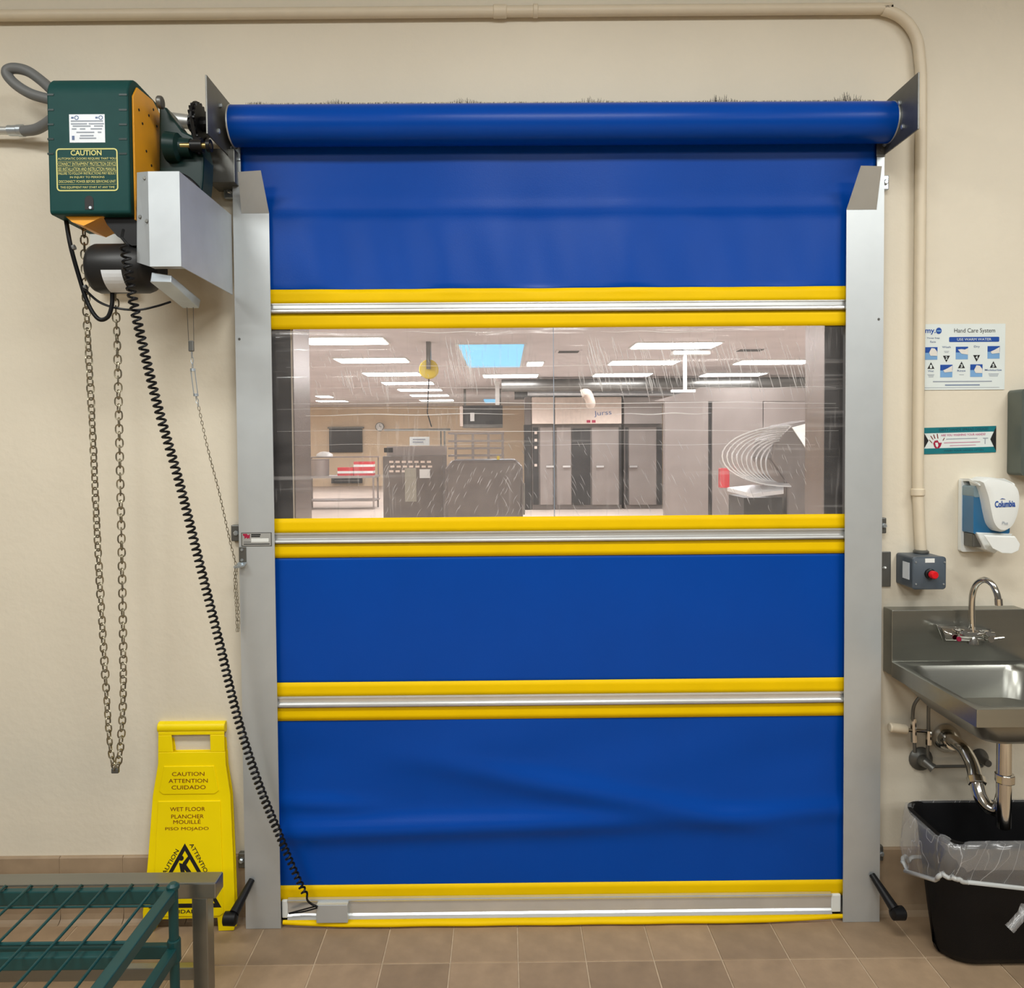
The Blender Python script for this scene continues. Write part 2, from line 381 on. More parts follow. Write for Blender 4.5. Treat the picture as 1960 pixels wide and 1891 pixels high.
for x0, y0, x1, y1, rr in ((560, 772, 1600, 771, .0012), (530, 783, 1605, 780, .0007), (585, 795, 985, 792, .0016), (1178, 793, 1362, 791, .0018), (530, 825, 1605, 824, .0009),
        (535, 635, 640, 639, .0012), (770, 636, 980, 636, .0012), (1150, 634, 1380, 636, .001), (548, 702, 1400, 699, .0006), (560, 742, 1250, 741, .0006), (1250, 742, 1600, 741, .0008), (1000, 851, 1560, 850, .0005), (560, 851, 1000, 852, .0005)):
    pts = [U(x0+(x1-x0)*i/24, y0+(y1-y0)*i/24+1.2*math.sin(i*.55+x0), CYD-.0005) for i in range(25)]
    B().tube(pts, [rr*(.25+.75*math.sin(math.pi*i/24)) for i in range(25)], 5).build('crease_glint', crease_glint_m, win)
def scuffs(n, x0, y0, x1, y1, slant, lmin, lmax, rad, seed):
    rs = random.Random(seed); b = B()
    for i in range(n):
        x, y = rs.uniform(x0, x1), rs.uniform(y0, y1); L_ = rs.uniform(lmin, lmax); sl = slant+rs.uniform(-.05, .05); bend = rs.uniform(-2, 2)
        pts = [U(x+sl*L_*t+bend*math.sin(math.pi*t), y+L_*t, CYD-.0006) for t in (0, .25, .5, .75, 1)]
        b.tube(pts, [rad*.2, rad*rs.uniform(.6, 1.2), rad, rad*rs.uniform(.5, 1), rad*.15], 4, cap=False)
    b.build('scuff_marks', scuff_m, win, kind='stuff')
scuff_m = film_glint_scuff(); scuff_m.node_tree.nodes['Principled BSDF'].inputs['Alpha'].default_value = .38
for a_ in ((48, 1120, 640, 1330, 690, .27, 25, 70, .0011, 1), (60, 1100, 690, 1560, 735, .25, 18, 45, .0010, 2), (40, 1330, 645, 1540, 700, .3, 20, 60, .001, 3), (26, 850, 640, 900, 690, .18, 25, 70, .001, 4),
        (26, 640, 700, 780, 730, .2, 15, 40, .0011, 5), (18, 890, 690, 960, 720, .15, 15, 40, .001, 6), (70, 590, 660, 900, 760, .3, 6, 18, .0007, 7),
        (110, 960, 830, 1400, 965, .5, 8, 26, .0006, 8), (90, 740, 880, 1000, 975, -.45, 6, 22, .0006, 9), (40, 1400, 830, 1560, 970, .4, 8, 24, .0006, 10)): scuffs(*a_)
def bar(name, pa, pb, mat=alub_m):
    za, zb = zc(pa), zc(pb); h = za-zb
    prof = [(-.003, za), (-.011, za), (-.0135, za-.06*h), (-.0135, za-.14*h), (-.009, za-.2*h), (-.009, za-.52*h), (-.0125, za-.58*h), (-.0165, za-.70*h),
            (-.0175, za-.86*h), (-.014, zb), (-.003, zb)]
    b = B(); b.prism([(cx0+.06, CYD+y, z) for y, z in prof], (cx1-cx0-.12, 0, 0)); return b.build(name, mat, door)
bar('stiffener_bar', 578, 597); bar('stiffener_bar', 1015, 1035); bar('stiffener_bar', 1327, 1347)
za, zb = U(1070, 1716, -.05).z, U(1070, 1757, -.05).z; h = za-zb; bx0, bx1 = U(553, 1735, CYD).x, U(1588, 1735, CYD).x
b = B(); b.prism([(bx0, CYD+y, z) for y, z in [(0, za), (-.017, za), (-.0185, za-.06*h), (-.016, za-.13*h), (-.010, za-.18*h), (-.010, za-.72*h),
    (-.0155, za-.79*h), (-.0195, za-.92*h), (-.018, zb), (0, zb)]], (bx1-bx0, 0, 0)); b.build('bottom_bar', alub_m, door)
for xa, xb in ((U(541, 1735, CYD).x, bx0), (bx1, U(1607, 1735, CYD).x)):
    B().box(xa, xb, CYD-.012, CYD, za-.006, zb+.006).build('end_cap', white_m, door, bevel=.004)
zl, zh = .0015, zb+.004; sx0, sx1 = U(545, 1765, CYD).x, U(1608, 1765, CYD).x
b = B(); rings = []
for i in range(61):
    x = sx0+(sx1-sx0)*i/60; e = min(1, (i+.6)/7., (60-i+.6)/9.); w = .004*math.sin(i*.7)
    rings.append([Vector((x, CYD-.018-(.013*e+.005+w*.3)*math.cos(t), zh-(zh-zl)*(.6+.4*e)*(.5-.5*math.sin(t)) )) for t in [2*math.pi*k/12 for k in range(12)]])
b.loft(rings); b.build('bottom_seal', yel_m, door, smooth=60, label='yellow floor seal along the door bottom')
jb0, jb1 = U(607, 1742, -.06), U(667, 1762, -.06)
jb = B().box(jb0.x, jb1.x, -.072, CYD-.008, jb1.z, U(630, 1728, -.06).z).build('junction_box', guide_m, door, bevel=.0015, label='small grey box at the cord end')
# roll
RYC, RR = -.102, .0615
rz = U(1076, 238, RYC).z; rx0, rx1 = U(441, 232, RYC-.03).x, U(1711, 225, RYC-.03).x
b = B(); b.lathe([(0, RR), (rx1-rx0, RR)], (rx0, RYC, rz), (1, 0, 0), 64); b.build('roll', blue_m, door, smooth=40, label='blue vinyl wound on the top roll')
for xa, s_ in ((rx0, -1), (rx1, 1)):
    b = B(); b.lathe([(0, RR+.001), (.004, RR+.0015), (.006, RR-.006), (.006, .02)], (xa, RYC, rz), (s_, 0, 0), 48); b.build('roll_end_disc', alu_m, door, smooth=40)
    b = B(); b.cyl((xa, RYC, rz), (xa+s_*.045, RYC, rz), .0125, 16); b.build('roll_shaft', alu_m, door, smooth=40)
# brush along the top of the roll
b = B(); zt = U(1076, 200, -.05).z; zt2 = U(1076, 188, -.05).z-zt
for i in range(2000):
    x = rx0+.02+(rx1-rx0-.04)*random.random(); cl = max(0, math.sin(x*7.3)*math.sin(x*23+1)) ** 2
    hh = zt2*(.28+.2*random.random()+1.5*cl*random.random()**2); lean = random.uniform(-.006, .006)*(1+2*cl)
    b.tube([(x, -.05, zt-.02), (x+lean, -.052, zt+hh)], [.0010, .0003], 3, cap=False)
b.box(rx0+.02, rx1-.02, -.055, -.046, zt-.03, zt-.002)
bs = b.build('brush_seal', blackp_m, door, kind='stuff', label='dark bristle brush behind the roll top')

# ---------------------------------------------------------------- guide rails
def guide(name, label, xo, xi, s_, flap):     # xo outer, xi inner; s_ = +1 when the inner side is to the right
    t = thing(name, label, 'door rail', ((xo+xi)/2, GY, 0))
    zt = flap['zf']; zs = flap['zs']; strip = flap['strip']
    b = B(); b.box(xo, xi, GY-.0015, GY+.0015, .001, zt).box(xo, strip, GY-.0015, GY+.0015, zt, zs)
    b.box(xo, xo+s_*.003, GY, -.003, .001, zs); b.box(xo, xi, -.006, -.002, .001, zt)
    b.build('rail_face', guide_m, t)
    b = B(); q = flap['quad']; e = Vector((0, .0025, 0)); b.prism(q, e); b.build('flared_lip', guide_m, t, label='flared entry lip at rail top')
    b = B(); b.box(xi-s_*.012, xi+s_*.048, -.011, -.007, .001, zc(560)); b.build('seal_strip', black_m, t)
    return t
ql = [(gLx0+.027, GY, U(490, 409, GY).z), (gLx1, GY, U(490, 409, GY).z), U(499, 326, -.137), U(455, 329, -.137)]
railL = guide('guide_rail', 'grey steel door rail on the left with chain hook and maker plate', gLx0, gLx1, 1,
      dict(zf=U(490, 409, GY).z, zs=U(452, 273, GY).z, strip=gLx0+.027, quad=ql))
qr = [(gRx1-.024, GY, U(1650, 402, GY).z), (gRx0, GY, U(1650, 402, GY).z), U(1648, 317, -.137), U(1688, 318, -.137)]
railR = guide('guide_rail', 'grey steel door rail on the right beside the wall sink', gRx1, gRx0, -1,
      dict(zf=U(1650, 402, GY).z, zs=U(1680, 275, GY).z, strip=gRx1-.024, quad=qr))
def pbox(px0, py0, px1, py1, Y, dep, b=None):
    a, c = U(px0, (py0+py1)/2, Y), U(px1, (py0+py1)/2, Y); m = (px0+px1)/2
    return (b or B()).box(a.x, c.x, Y, Y+dep, U(m, py1, Y).z, U(m, py0, Y).z)
for rl, px0, py0, px1, py1, sx in ((railL, 442, 1005, 458, 1036, 452), (railL, 456, 1633, 472, 1662, 462), (railL, 428, 353, 447, 379, 440),
                               (railR, 1684, 991, 1697, 1021, 1692), (railR, 1682, 1620, 1691, 1648, 1687), (railR, 1688, 335, 1702, 363, 1695)):
    lug = pbox(px0, py0, px1, py1, -.022, .018).build('mounting_lug', galv_m if py0 < 500 else dsteel_m, rl, bevel=.003)
    p = U(sx, (py0+py1)/2, -.022); b = B(); b.lathe([(0, .009), (.004, .009), (.007, .006)], p, (0, -1, 0), 6); b.build('bolt', galv_m, lug)
for rl, px, py in ((railL, 458, 649), (railR, 1682, 611)):
    p = U(px, py, GY-.0015); b = B(); b.lathe([(0, .0045), (.002, .0035)], p, (0, -1, 0), 8); b.build('screw', dsteel_m, rl)
# maker plate and chain hook on the left rail
a = U(462, 1046, GY-.002); c = U(520, 1019, GY-.002); fw, fh = c.x-a.x, c.z-a.z
fp = Face((a.x, GY-.0016, a.z), (1, 0, 0), (0, 0, 1))
mp_ = B(); fp.rect(mp_, 0, 0, fw, fh, 0, .0006); mp_ = mp_.build('maker_plate', dsteel_m, railL, label='small printed plate with a red emblem')
b = B(); fp.rect(b, fw*.03, fh*.06, fw*.97, fh*.95, .0007); b.build('plate_face', alu_m, mp_)
b = B(); fp.poly(b, [(fw*.06, fh*.92), (fw*.06, fh*.8), (fw*.11, fh*.72), (fw*.11, fh*.55), (fw*.18, fh*.66), (fw*.2, fh*.55), (fw*.26, fh*.62), (fw*.28, fh*.5), (fw*.29, fh*.92), (fw*.23, fh*.8), (fw*.19, fh*.92)], .0012)
b.build('emblem', red_m, mp_)
b = B(); fp.rect(b, fw*.33, fh*.80, fw*.64, fh*.90, .0012); fp.rect(b, fw*.33, fh*.68, fw*.62, fh*.77, .0012); fp.rect(b, fw*.08, fh*.14, fw*.93, fh*.20, .0012); fp.rect(b, fw*.08, fh*.30, fw*.32, fh*.33, .0012)
b.build('print', ink_m, mp_)
b = B(); fp.rect(b, fw*.33, fh*.32, fw*.9, fh*.58, .0012); b.build('serial_label', white_m, mp_)
hk = pbox(457, 1047, 471, 1076, GY-.0045, .003).build('chain_hook', dsteel_m, railL, bevel=.001)
for py in (1052.5, 1072):
    p = U(463, py, GY-.0045); b = B(); b.lathe([(0, .005), (.003, .004)], p, (0, -1, 0), 8); b.build('screw', galv_m, hk)
b = B(); b.prism([U(457, 1076, GY-.006), U(472, 1076, GY-.006), U(467, 1083, -.085), U(449, 1087, -.085), U(447, 1084, -.085)], (0, 0, -.003)); b.build('hook_lip', galv_m, hk)

# ---------------------------------------------------------------- end plates of the roll
def endplate(label, px, pyt, pyb, tab, s_):
    p = U(px, pyt, -.26); pb = U(px, pyb, -.26)
    t = thing('end_plate', label, 'bracket', (p.x, -.1, p.z))
    b = B(); b.prism([(p.x-.0025, -.26, p.z), (p.x-.0025, -.003, p.z), (p.x-.0025, -.003, pb.z), (p.x-.0025, -.26, pb.z)], (.005, 0, 0))
    b.build('plate', dsteel_m, t, bevel=.001)
    for (y, z) in ((-.16, p.z-.045), (-.18, pb.z+.04), (-.07, p.z-.05), (-.07, pb.z+.03)):
        b = B(); b.lathe([(0, .008), (.005, .0075), (.007, .005)], (p.x+s_*.0025, y, z), (s_, 0, 0), 6); b.build('bolt', galv_m, t)
    x0, y0, x1, y1 = tab
    tb = pbox(x0, y0, x1, y1, GY-.006, .004).build('mounting_tab', galv_m if s_ > 0 else dsteel_m, t, bevel=.001)
    for k in (.3, .68):
        q = U((x0+x1)/2, y0+(y1-y0)*k, GY-.006); b = B(); b.lathe([(0, .0055), (.003, .0045)], q, (0, -1, 0), 8); b.build('screw', dsteel_m, tb)
    return t
endL = endplate('dark steel end plate left of the blue roll, next to the drive chain', 394, 143, 256, (445, 272, 459, 307), 1)
endR = endplate('dark steel end plate right of the blue roll, by the conduit', 1759, 138, 247, (1678, 262, 1695, 299), -1)

# ================================================================ DOOR OPERATOR
F1, F2 = -.39, -.19
o0, o1 = U(92, 300, F1).x, U(247, 300, F1).x; zb_, zt_ = U(170, 410, F1).z, U(170, 146, F1).z
op = thing('door_operator', 'green and orange motor unit with warning label left of the blue roll', 'motor', ((o0+o1)/2, -.2, zb_))
prof = [(F1, zb_+.006), (F1, zt_-.05)] + [(F1+.055-.055*math.cos(t), zt_-.05+.06*math.sin(t)) for t in [math.radians(a) for a in (15, 30, 45, 60, 75, 90)]] + [(F2-.02, zt_+.006), (F2, zt_-.02), (F2, zb_), (F1+.006, zb_)]
b = B(); b.prism([(o0, y, z) for y, z in prof], (o1-o0, 0, 0)); cov = b.build('cover', green_m, op, bevel=.006, smooth=35, label='dark green plastic cover')
for py in (181, 210, 238, 266, 294):
    for pa, pb in ((91, 103), (228, 243)):
        q = U(pa, py, F1); r = U(pb, py, F1); b = B(); b.box(q.x, r.x, F1-.0012, F1+.003, q.z-.003, q.z+.002); b.build('vent_slot', gdark_m, cov)
q = U(171, 392, F1); b = B(); b.prism([(q.x-.012, F1-.001, q.z-.013)] + [(q.x-.012*math.cos(t), F1-.001, q.z+.012+.013*math.sin(t)) for t in [math.pi*k/8 for k in range(9)]] + [(q.x+.012, F1-.001, q.z-.013)], (0, .004, 0)); b.build('key_slot', ink_m, cov)
q = U(174, 398, F1); b = B(); b.lathe([(0, .005), (.003, .004)], (q.x, F1-.001, q.z), (0, -1, 0), 8); b.build('slot_screw', galv_m, cov)
px = o1+.006
b = B(); b.prism([(o1+.001, y, z) for y, z in [(F1+.02, zb_-.01), (F1+.02, zt_-.045), (F1+.045, zt_-.01), (F2-.06, zt_-.004), (F2, zt_-.03), (F2, zb_-.01)]], (.005, 0, 0))
op_pl = b.build('side_plate', orange_m, op, bevel=.001, label='orange painted side plate')
for y, z in ((-.34, zt_-.07), (-.32, zt_-.1), (-.28, zt_-.06), (-.23, zt_-.07), (-.3, zt_-.17), (-.27, zt_-.2), (-.375+.03, zb_+.06), (-.375+.03, zb_+.03), (-.25, zt_-.03)):
    b = B(); b.lathe([(0, .004), (.0015, .0035)], (px, y, z), (1, 0, 0), 8); b.build('plate_screw', ink_m, op_pl)
b = B(); b.prism([U(120, 410, F1+.02), U(206, 410, F1+.02), U(160, 432, F1+.02), U(138, 425, F1+.02)], (0, .12, 0)); b.build('lower_plate', orange_m, op)
# spec label, caution label
def face_px(x0, y0, x1, y1, Y):
    a = U((x0), (y0+y1)/2, Y); c = U(x1, (y0+y1)/2, Y); m = (x0+x1)/2
    return Face((a.x, Y, U(m, y1, Y).z), (1, 0, 0), (0, 0, 1)), c.x-a.x, U(m, y0, Y).z-U(m, y1, Y).z
fc, w, h = face_px(133, 219, 201, 273, F1)
lb = B(); fc.rect(lb, 0, 0, w, h, .0002, .0006); lb = lb.build('rating_label', label_m, op, label='white printed rating label')
b = B()
for v, segs in ((.74, ((.05, .95),)), (.64, ((.05, .5), (.55, .98))), (.56, ((.1, .6), (.7, .95))), (.46, ((.07, .2), (.3, .45), (.6, .92))), (.34, ((.2, .7), (.8, .9))), (.22, ((.3, .68),)), (.13, ((.28, .75),))):
    for s0, s1 in segs: fc.rect(b, w*s0, h*v, w*s1, h*(v+.045), .001)
b.build('fine_print', grey_ink, lb)
for u0 in (.06, .74):
    fc.rect(B(), w*u0, h*.85, w*(u0+.07), h*.91, .001).build('approval_mark', slate_ink, lb)
    b = B(); n = 14; vs = [fc.p(w*(u0+.15+q*math.cos(t)), h*(.88+q*1.25*math.sin(t)), .001) for q in (.065, .04) for t in [2*math.pi*k/n for k in range(n)]]
    b.add(vs, [(k, (k+1) % n, (k+1) % n+n, k+n) for k in range(n)]); b.build('approval_mark', slate_ink, lb)
fc.rect(B(), w*.07, h*.09, w*.14, h*.24, .001).build('approval_mark', slate_ink, lb)
fc, w, h = face_px(108, 284, 226, 366, F1)
lb = B()
def outline(f, b, w, h, t, r, off):
    o_ = rrect(0, w, 0, h, r); i_ = rrect(t, w-t, t, h-t, r-t)
    n = len(o_); vs = [f.p(u, v, off) for u, v in o_+i_]; b.add(vs, [(i, (i+1) % n, (i+1) % n+n, i+n) for i in range(n)])
outline(fc, lb, w, h, .0035, .010, .0008); lb = lb.build('caution_label', yprint_m, op, label='yellow printed caution panel')
b = B(); lettering(b, fc, 'CAUTION', w*.49, h*.895, w*.5, h*.125, .001, bold=.02)
for k, (ln, ww) in enumerate((('AUTOMATIC DOORS REQUIRE THAT YOU', .94), ('CONNECT ENTRAPMENT PROTECTION DEVICE', .94), ('SEE INSTALLATION AND INSTRUCTION MANUAL', .94),
        ('FAILURE TO FOLLOW INSTRUCTIONS MAY RESULT', .94), ('IN INJURY TO PERSONS', .56), ('DISCONNECT POWER BEFORE SERVICING UNIT', .92), ('THIS EQUIPMENT MAY START AT ANY TIME', .88))):
    v = (.755, .635, .515, .415, .32, .225, .085)[k]; lettering(b, fc, ln, w*.5, h*v, w*ww, h*(.062 if k not in (1, 2) else .08), .001, bold=.0)
for v in (.695, .575, .46, .155): fc.rect(b, w*.03, h*v, w*.97, h*(v+.006), .001)
b.build('caution_text', yprint_m, lb)
# gear housing and drive
def hull(name, pts, Y, dep, mat, parent, bevel=0.): 
    b = B(); b.prism([U(x, y, Y) for x, y in pts], (0, dep, 0)); return b.build(name, mat, parent, bevel=bevel)
hull('gear_housing', [(304, 200), (318, 205), (326, 218), (350, 250), (370, 260), (384, 275), (390, 300), (388, 345), (384, 380), (380, 400), (304, 400)], -.26, .08, gdark_m, op, .006)
q0, q1 = U(342, 279, -.25), U(372, 279, -.25)
b = B(); b.lathe([(-.02, .043), (.012, .040), (.02, .028), (.05, .026)], U(334, 282, -.27), (1, 0, -.05), 20); b.build('gear_boss', gdark_m, op, smooth=50)
b = B(); b.cyl(U(346, 279, -.29), U(404, 279, -.29), .0085, 14); b.build('drive_shaft', brass_m, op, smooth=40)
b = B(); b.cyl(U(366, 279, -.288), U(388, 279, -.288), .0165, 16); b.cyl(U(397, 279, -.288), U(404, 279, -.288), .018, 14); b.build('shaft_collar', blackp_m, op, smooth=40)
b = B(); b.cyl(U(302, 196, -.3), U(312, 196, -.3), .018, 14); b.build('adjuster_knob', dsteel_m, op, bevel=.004, smooth=40)
def sprocket(name, c, r, teeth, th, parent, mat=blackp_m):
    pts = []
    for k in range(teeth*4):
        a = 2*math.pi*k/(teeth*4); rr = r if k % 4 in (0, 1) else r*.9
        pts.append((c[0]-th/2, c[1]+rr*math.cos(a), c[2]+rr*math.sin(a)))
    b = B(); b.prism(pts, (th, 0, 0)); b.lathe([(-th*1.4, r*.35), (th*1.4, r*.35)], c, (1, 0, 0), 14); return b.build(name, mat, parent)
cs = U(381, 238, -.16); sprocket('upper_sprocket', (cs.x, cs.y, cs.z), MP(38, -.16), 20, .02, endL)
cs2 = U(381, 279, -.26); sprocket('lower_sprocket', (cs2.x, cs2.y, cs2.z), MP(15, -.26), 10, .02, op)
ra, rb = MP(37, -.16), MP(15, -.26)
pts = [(cs.x, cs.y+ra*math.cos(t), cs.z+ra*math.sin(t)) for t in [math.radians(a) for a in range(-10, 200, 15)]] + [(cs2.x, cs2.y+rb*math.cos(t), cs2.z+rb*math.sin(t)) for t in [math.radians(a) for a in range(200, 350, 20)]]
b = B(); b.tube(pts, .0055, 6, closed=True)
tag(b.build('drive_chain', black_m), 'greasy black drive chain looped between the two sprockets by the roll', 'chain')
b = B(); b.cyl(U(318, 228, -.115), (rx0-.03, RYC, rz), .022, 20); b.build('roll_axle', alu_m, door, smooth=40, label='pale axle tube running to the motor')
# chain wheel ring and pulley
cw = U(352, 365, -.31)
ax = Vector((.75, -.55, .35)).normalized(); u = ax.orthogonal().normalized(); v_ = ax.cross(u)
b = B(); b.tube([cw+(u*math.cos(t)+v_*math.sin(t))*.05 for t in [2*math.pi*k/36 for k in range(36)]], .009, 8, closed=True); b.build('chain_wheel_guard', blackp_m, op, smooth=60)
b = B(); b.lathe([(-.012, .034), (.01, .034), (.014, .026)], cw, ax, 28); b.build('chain_wheel', dsteel_m, op, smooth=40)
pbox(398, 284, 449, 349, -.095, .09).build('mounting_bar', dsteel_m, op, bevel=.002, label='dull steel mounting bar')
# motor, chassis, wall box
b = B(); mq = U(178, 515, -.30); r_ = MP(46, -.30)
b.lathe([(0, r_*.75), (.008, r_*.93), (.02, r_), (.155, r_), (.17, r_*.92), (.2, r_*.5)], mq, (1, 0, 0), 36); mo = b.build('motor', motor_m, op, smooth=45, label='black cylindrical motor')
b = B(); ang = [math.radians(a) for a in range(195, 262, 8)]
vs = [(mq.x+x, mq.y-(r_+.0012)*abs(math.sin(t)) if False else mq.y+(r_+.0012)*math.cos(t), mq.z+(r_+.0012)*math.sin(t)) for x in (.058, .115) for t in ang]; n = len(ang)
b.add(vs, [(i, i+1, i+1+n, i+n) for i in range(n-1)]); b.build('motor_label', label_m, mo, solid=.0006)
hull('chassis', [(196, 412), (262, 412), (266, 470), (252, 470), (224, 452), (205, 430)], -.36, .15, blackp_m, op)
pbox(172, 432, 238, 548, -.06, .055).build('wall_box', white_m, op, bevel=.003, label='white box behind the motor')
# ---------------------------------------------------------------- shroud
SF = -.45
sh = thing('metal_shroud', 'folded galvanised sheet shroud beside the motor unit', 'shroud', (U(345, 420, SF).x, -.25, U(345, 510, SF).z))
xe = U(345, 420, SF).x; zt_s, zb_s = U(300, 328, SF).z, U(300, 510, SF).z; xf = U(285, 420, SF).x
b = B(); b.box(xf, xe, SF, SF+.003, zb_s, zt_s); b.build('front_panel', shroud_m, sh)
b = B(); b.hexa([(xf, SF, zb_s), (xf, SF, zt_s), U(262, 330, SF+.035), U(262, 502, SF+.035)], [(xf, SF+.003, zb_s), (xf, SF+.003, zt_s), U(263, 330, SF+.039), U(263, 502, SF+.039)]); fl_ = b.build('edge_flange', shroud_m, sh)
b = B(); b.box(xe-.003, xe, SF+.003, -.062, zb_s, zt_s); b.build('side_panel', shroud_m, sh)
b = B(); b.box(xf, xe-.003, SF+.003, SF+.03, zb_s, zb_s+.003); b.build('bottom_fold', shroud_m, sh)
for px, py, yy in ((277, 341, SF+.012), (268, 415, SF+.026), (281, 423, SF+.006)):
    q = U(px, py, yy-.003); b = B(); b.lathe([(0, .0055), (.003, .004)], q, (0, -1, 0), 10); b.build('rivet', dsteel_m, fl_)
# sloping channel below the shroud
ch = B(); A0 = [U(287, 540, -.42), U(328, 541, -.42), U(328, 527, -.42), U(290, 521, -.42)]
A1 = [U(350, 590, -.16), U(381, 590, -.16), U(384, 574, -.16), U(345, 556, -.16)]
ch.hexa(A0, A1); tag(ch.build('steel_channel', galv_m, bevel=.002), 'short sloping galvanised box channel under the shroud', 'channel')
# ---------------------------------------------------------------- cables
b = B(); b.tube(spline([U(126, 418, -.33), U(135, 470, -.33), U(150, 525, -.31), U(168, 580, -.30), U(188, 610, -.3), U(206, 607, -.3), U(214, 585, -.3), U(215, 560, -.3)]), .0062, 8)
pc = tag(b.build('power_cable', black_m, smooth=60), 'thick black cable looping below the black motor', 'cable')
b = B(); b.tube(spline([U(160, 552, -.315), U(190, 578, -.3), U(225, 590, -.3), U(265, 593, -.3), U(300, 586, -.3), U(326, 578, -.32)]), .0035, 6)
tag(b.build('control_cable', black_m, smooth=60), 'thin black cable sagging under the motor to the sloping channel', 'cable')
for p_, q_ in (((U(136, 475, -.33)), U(147, 472, -.33)), (U(158, 552, -.31), U(170, 548, -.31))): B().tube([p_.lerp(q_, .3), p_.lerp(q_, .7)], .0078, 8).build('cable_tie', hose_m, pc)
b = B(); b.tube(spline([U(44, 251, -.06), U(70, 247, -.07), U(95, 232, -.09), U(118, 210, -.12), U(105, 194, -.12), U(60, 180, -.12), U(28, 160, -.12), U(13, 140, -.12), U(24, 131, -.12), U(52, 136, -.12), U(80, 155, -.12), U(105, 178, -.13)], 10), .016, 12)
tag(b.build('flexible_hose', hose_m, smooth=60), 'grey flexible conduit making a loop left of the green motor unit', 'conduit')
pm = thing('metal_pipe', 'short bare metal pipe with coupling entering from the left edge', 'pipe', U(20, 250, -.05))
b = B(); b.cyl(U(-420, 245, -.05), U(22, 250, -.05), .0125, 16); b.build('pipe', alu_m, pm, smooth=40)
b = B(); b.lathe([(0, .0135), (.002, .0165), (.03, .0165), (.032, .0185), (.05, .0185), (.052, .016)], U(16, 250, -.05), (1, 0, 0), 16); b.build('coupling', galv_m, pm, smooth=30)
# ---------------------------------------------------------------- hand chain (every link a part)
hc = thing('hand_chain', 'long looped steel hand chain hanging below the motor unit', 'chain', U(222, 1480, -.25))
path = spline([U(160, 425, -.27), U(166, 600, -.25), U(176, 800, -.24), U(188, 1060, -.23), U(202, 1300, -.22), U(210, 1420, -.22), U(218, 1468, -.22), U(224, 1468, -.22), U(231, 1425, -.22), U(236, 1300, -.22), U(233, 1060, -.23), U(228, 820, -.24), U(224, 650, -.25), U(218, 520, -.27)], 24)
def resample(path, step):
    out = [path[0]]; acc = 0; prev = path[0]
    for p in path[1:]:
        while (p-prev).length + acc >= step:
            d = (p-prev); t = (step-acc)/d.length; prev = prev+d*t; out.append(prev.copy()); acc = 0
        acc += (p-prev).length; prev = p
    return out
def linkmesh(L, w, r, mat, name, n=5):
    b = B(); h = L/2-w/2
    pts = [(w/2*math.cos(t), 0, h+w/2*math.sin(t)) for t in [math.pi*k/n for k in range(n+1)]] + [(w/2*math.cos(t), 0, -h+w/2*math.sin(t)) for t in [math.pi+math.pi*k/n for k in range(n+1)]]
    b.tube(pts, r, 5, closed=True); return b
pitch = .0206; pp = resample(path, pitch); proto = None
for i in range(len(pp)-1):
    m = (pp[i]+pp[i+1])/2-OFF[hc.name]; t = (pp[i]-pp[i+1]).normalized()
    if proto is None: o = linkmesh(.0275, .0185, .0024, zinc_m, 'link').build('link', zinc_m, hc, smooth=60, local=True); proto = o
    else: o = proto.copy(); C.objects.link(o)
    q = t.to_track_quat('Z', 'Y'); o.rotation_mode = 'QUATERNION'
    o.rotation_quaternion = q @ Matrix.Rotation(math.radians(random.uniform(-14, 14)+(8 if i % 2 == 0 else 82)), 4, 'Z').to_quaternion(); o.location = m
b = B(); q = U(221, 1474, -.22); b.box(q.x-.011, q.x+.011, q.y-.006, q.y+.006, q.z-.009, q.z+.007); b.build('chain_connector', dsteel_m, hc, bevel=.003)
# ---------------------------------------------------------------- coiled cord
cc = [U(238, 470, -.44), U(252, 560, -.43), U(264, 620, -.42), U(300, 770, -.38), U(345, 930, -.33), U(385, 1090, -.28), U(420, 1230, -.23), U(455, 1375, -.18), U(495, 1500, -.14), U(535, 1600, -.105), U(560, 1660, -.09), U(584, 1712, -.085)]
cp = spline(cc, 40); cum = [0]
for i in range(1, len(cp)): cum.append(cum[-1]+(cp[i]-cp[i-1]).length)
tot = cum[-1]; turns = 116; res = []; j = 0; NP = turns*12
for i in range(NP+1):
    s_ = tot*i/NP
    while j < len(cum)-2 and cum[j+1] < s_: j += 1
    f = (s_-cum[j])/max(1e-9, cum[j+1]-cum[j]); p = cp[j].lerp(cp[j+1], f); t = (cp[j+1]-cp[j]).normalized()
    u = t.cross(Vector((0, 1, 0))).normalized(); v_ = t.cross(u); a = 2*math.pi*i/12
    k = i/NP; rad = .0105 if k < .87 else .0105-.003*(k-.87)/.13
    res.append(p+(u*math.cos(a)+v_*math.sin(a))*rad)
b = B(); b.tube(res, .0037, 5)
cd = thing('coiled_cord', 'long black coiled cord stretched from the motor unit to the door bottom', 'cord', U(590, 1720, -.085))
b.build('coil', black_m, cd, smooth=60)
b = B(); b.tube(spline([res[-1], U(588, 1722, -.08), U(596, 1730, -.075), U(608, 1736, -.075)]), .0036, 6); b.tube(spline([U(606, 1734, -.078), U(580, 1741, -.065), U(553, 1748, -.06)]), .0024, 6); b.tube(spline([U(607, 1738, -.078), U(580, 1745, -.064), U(553, 1749, -.06)]), .0024, 6)
b.build('lead_wire', black_m, cd, smooth=60); B().tube([U(236, 440, -.42), U(233, 455, -.44), res[0]], .004, 6).build('top_lead', black_m, cd)
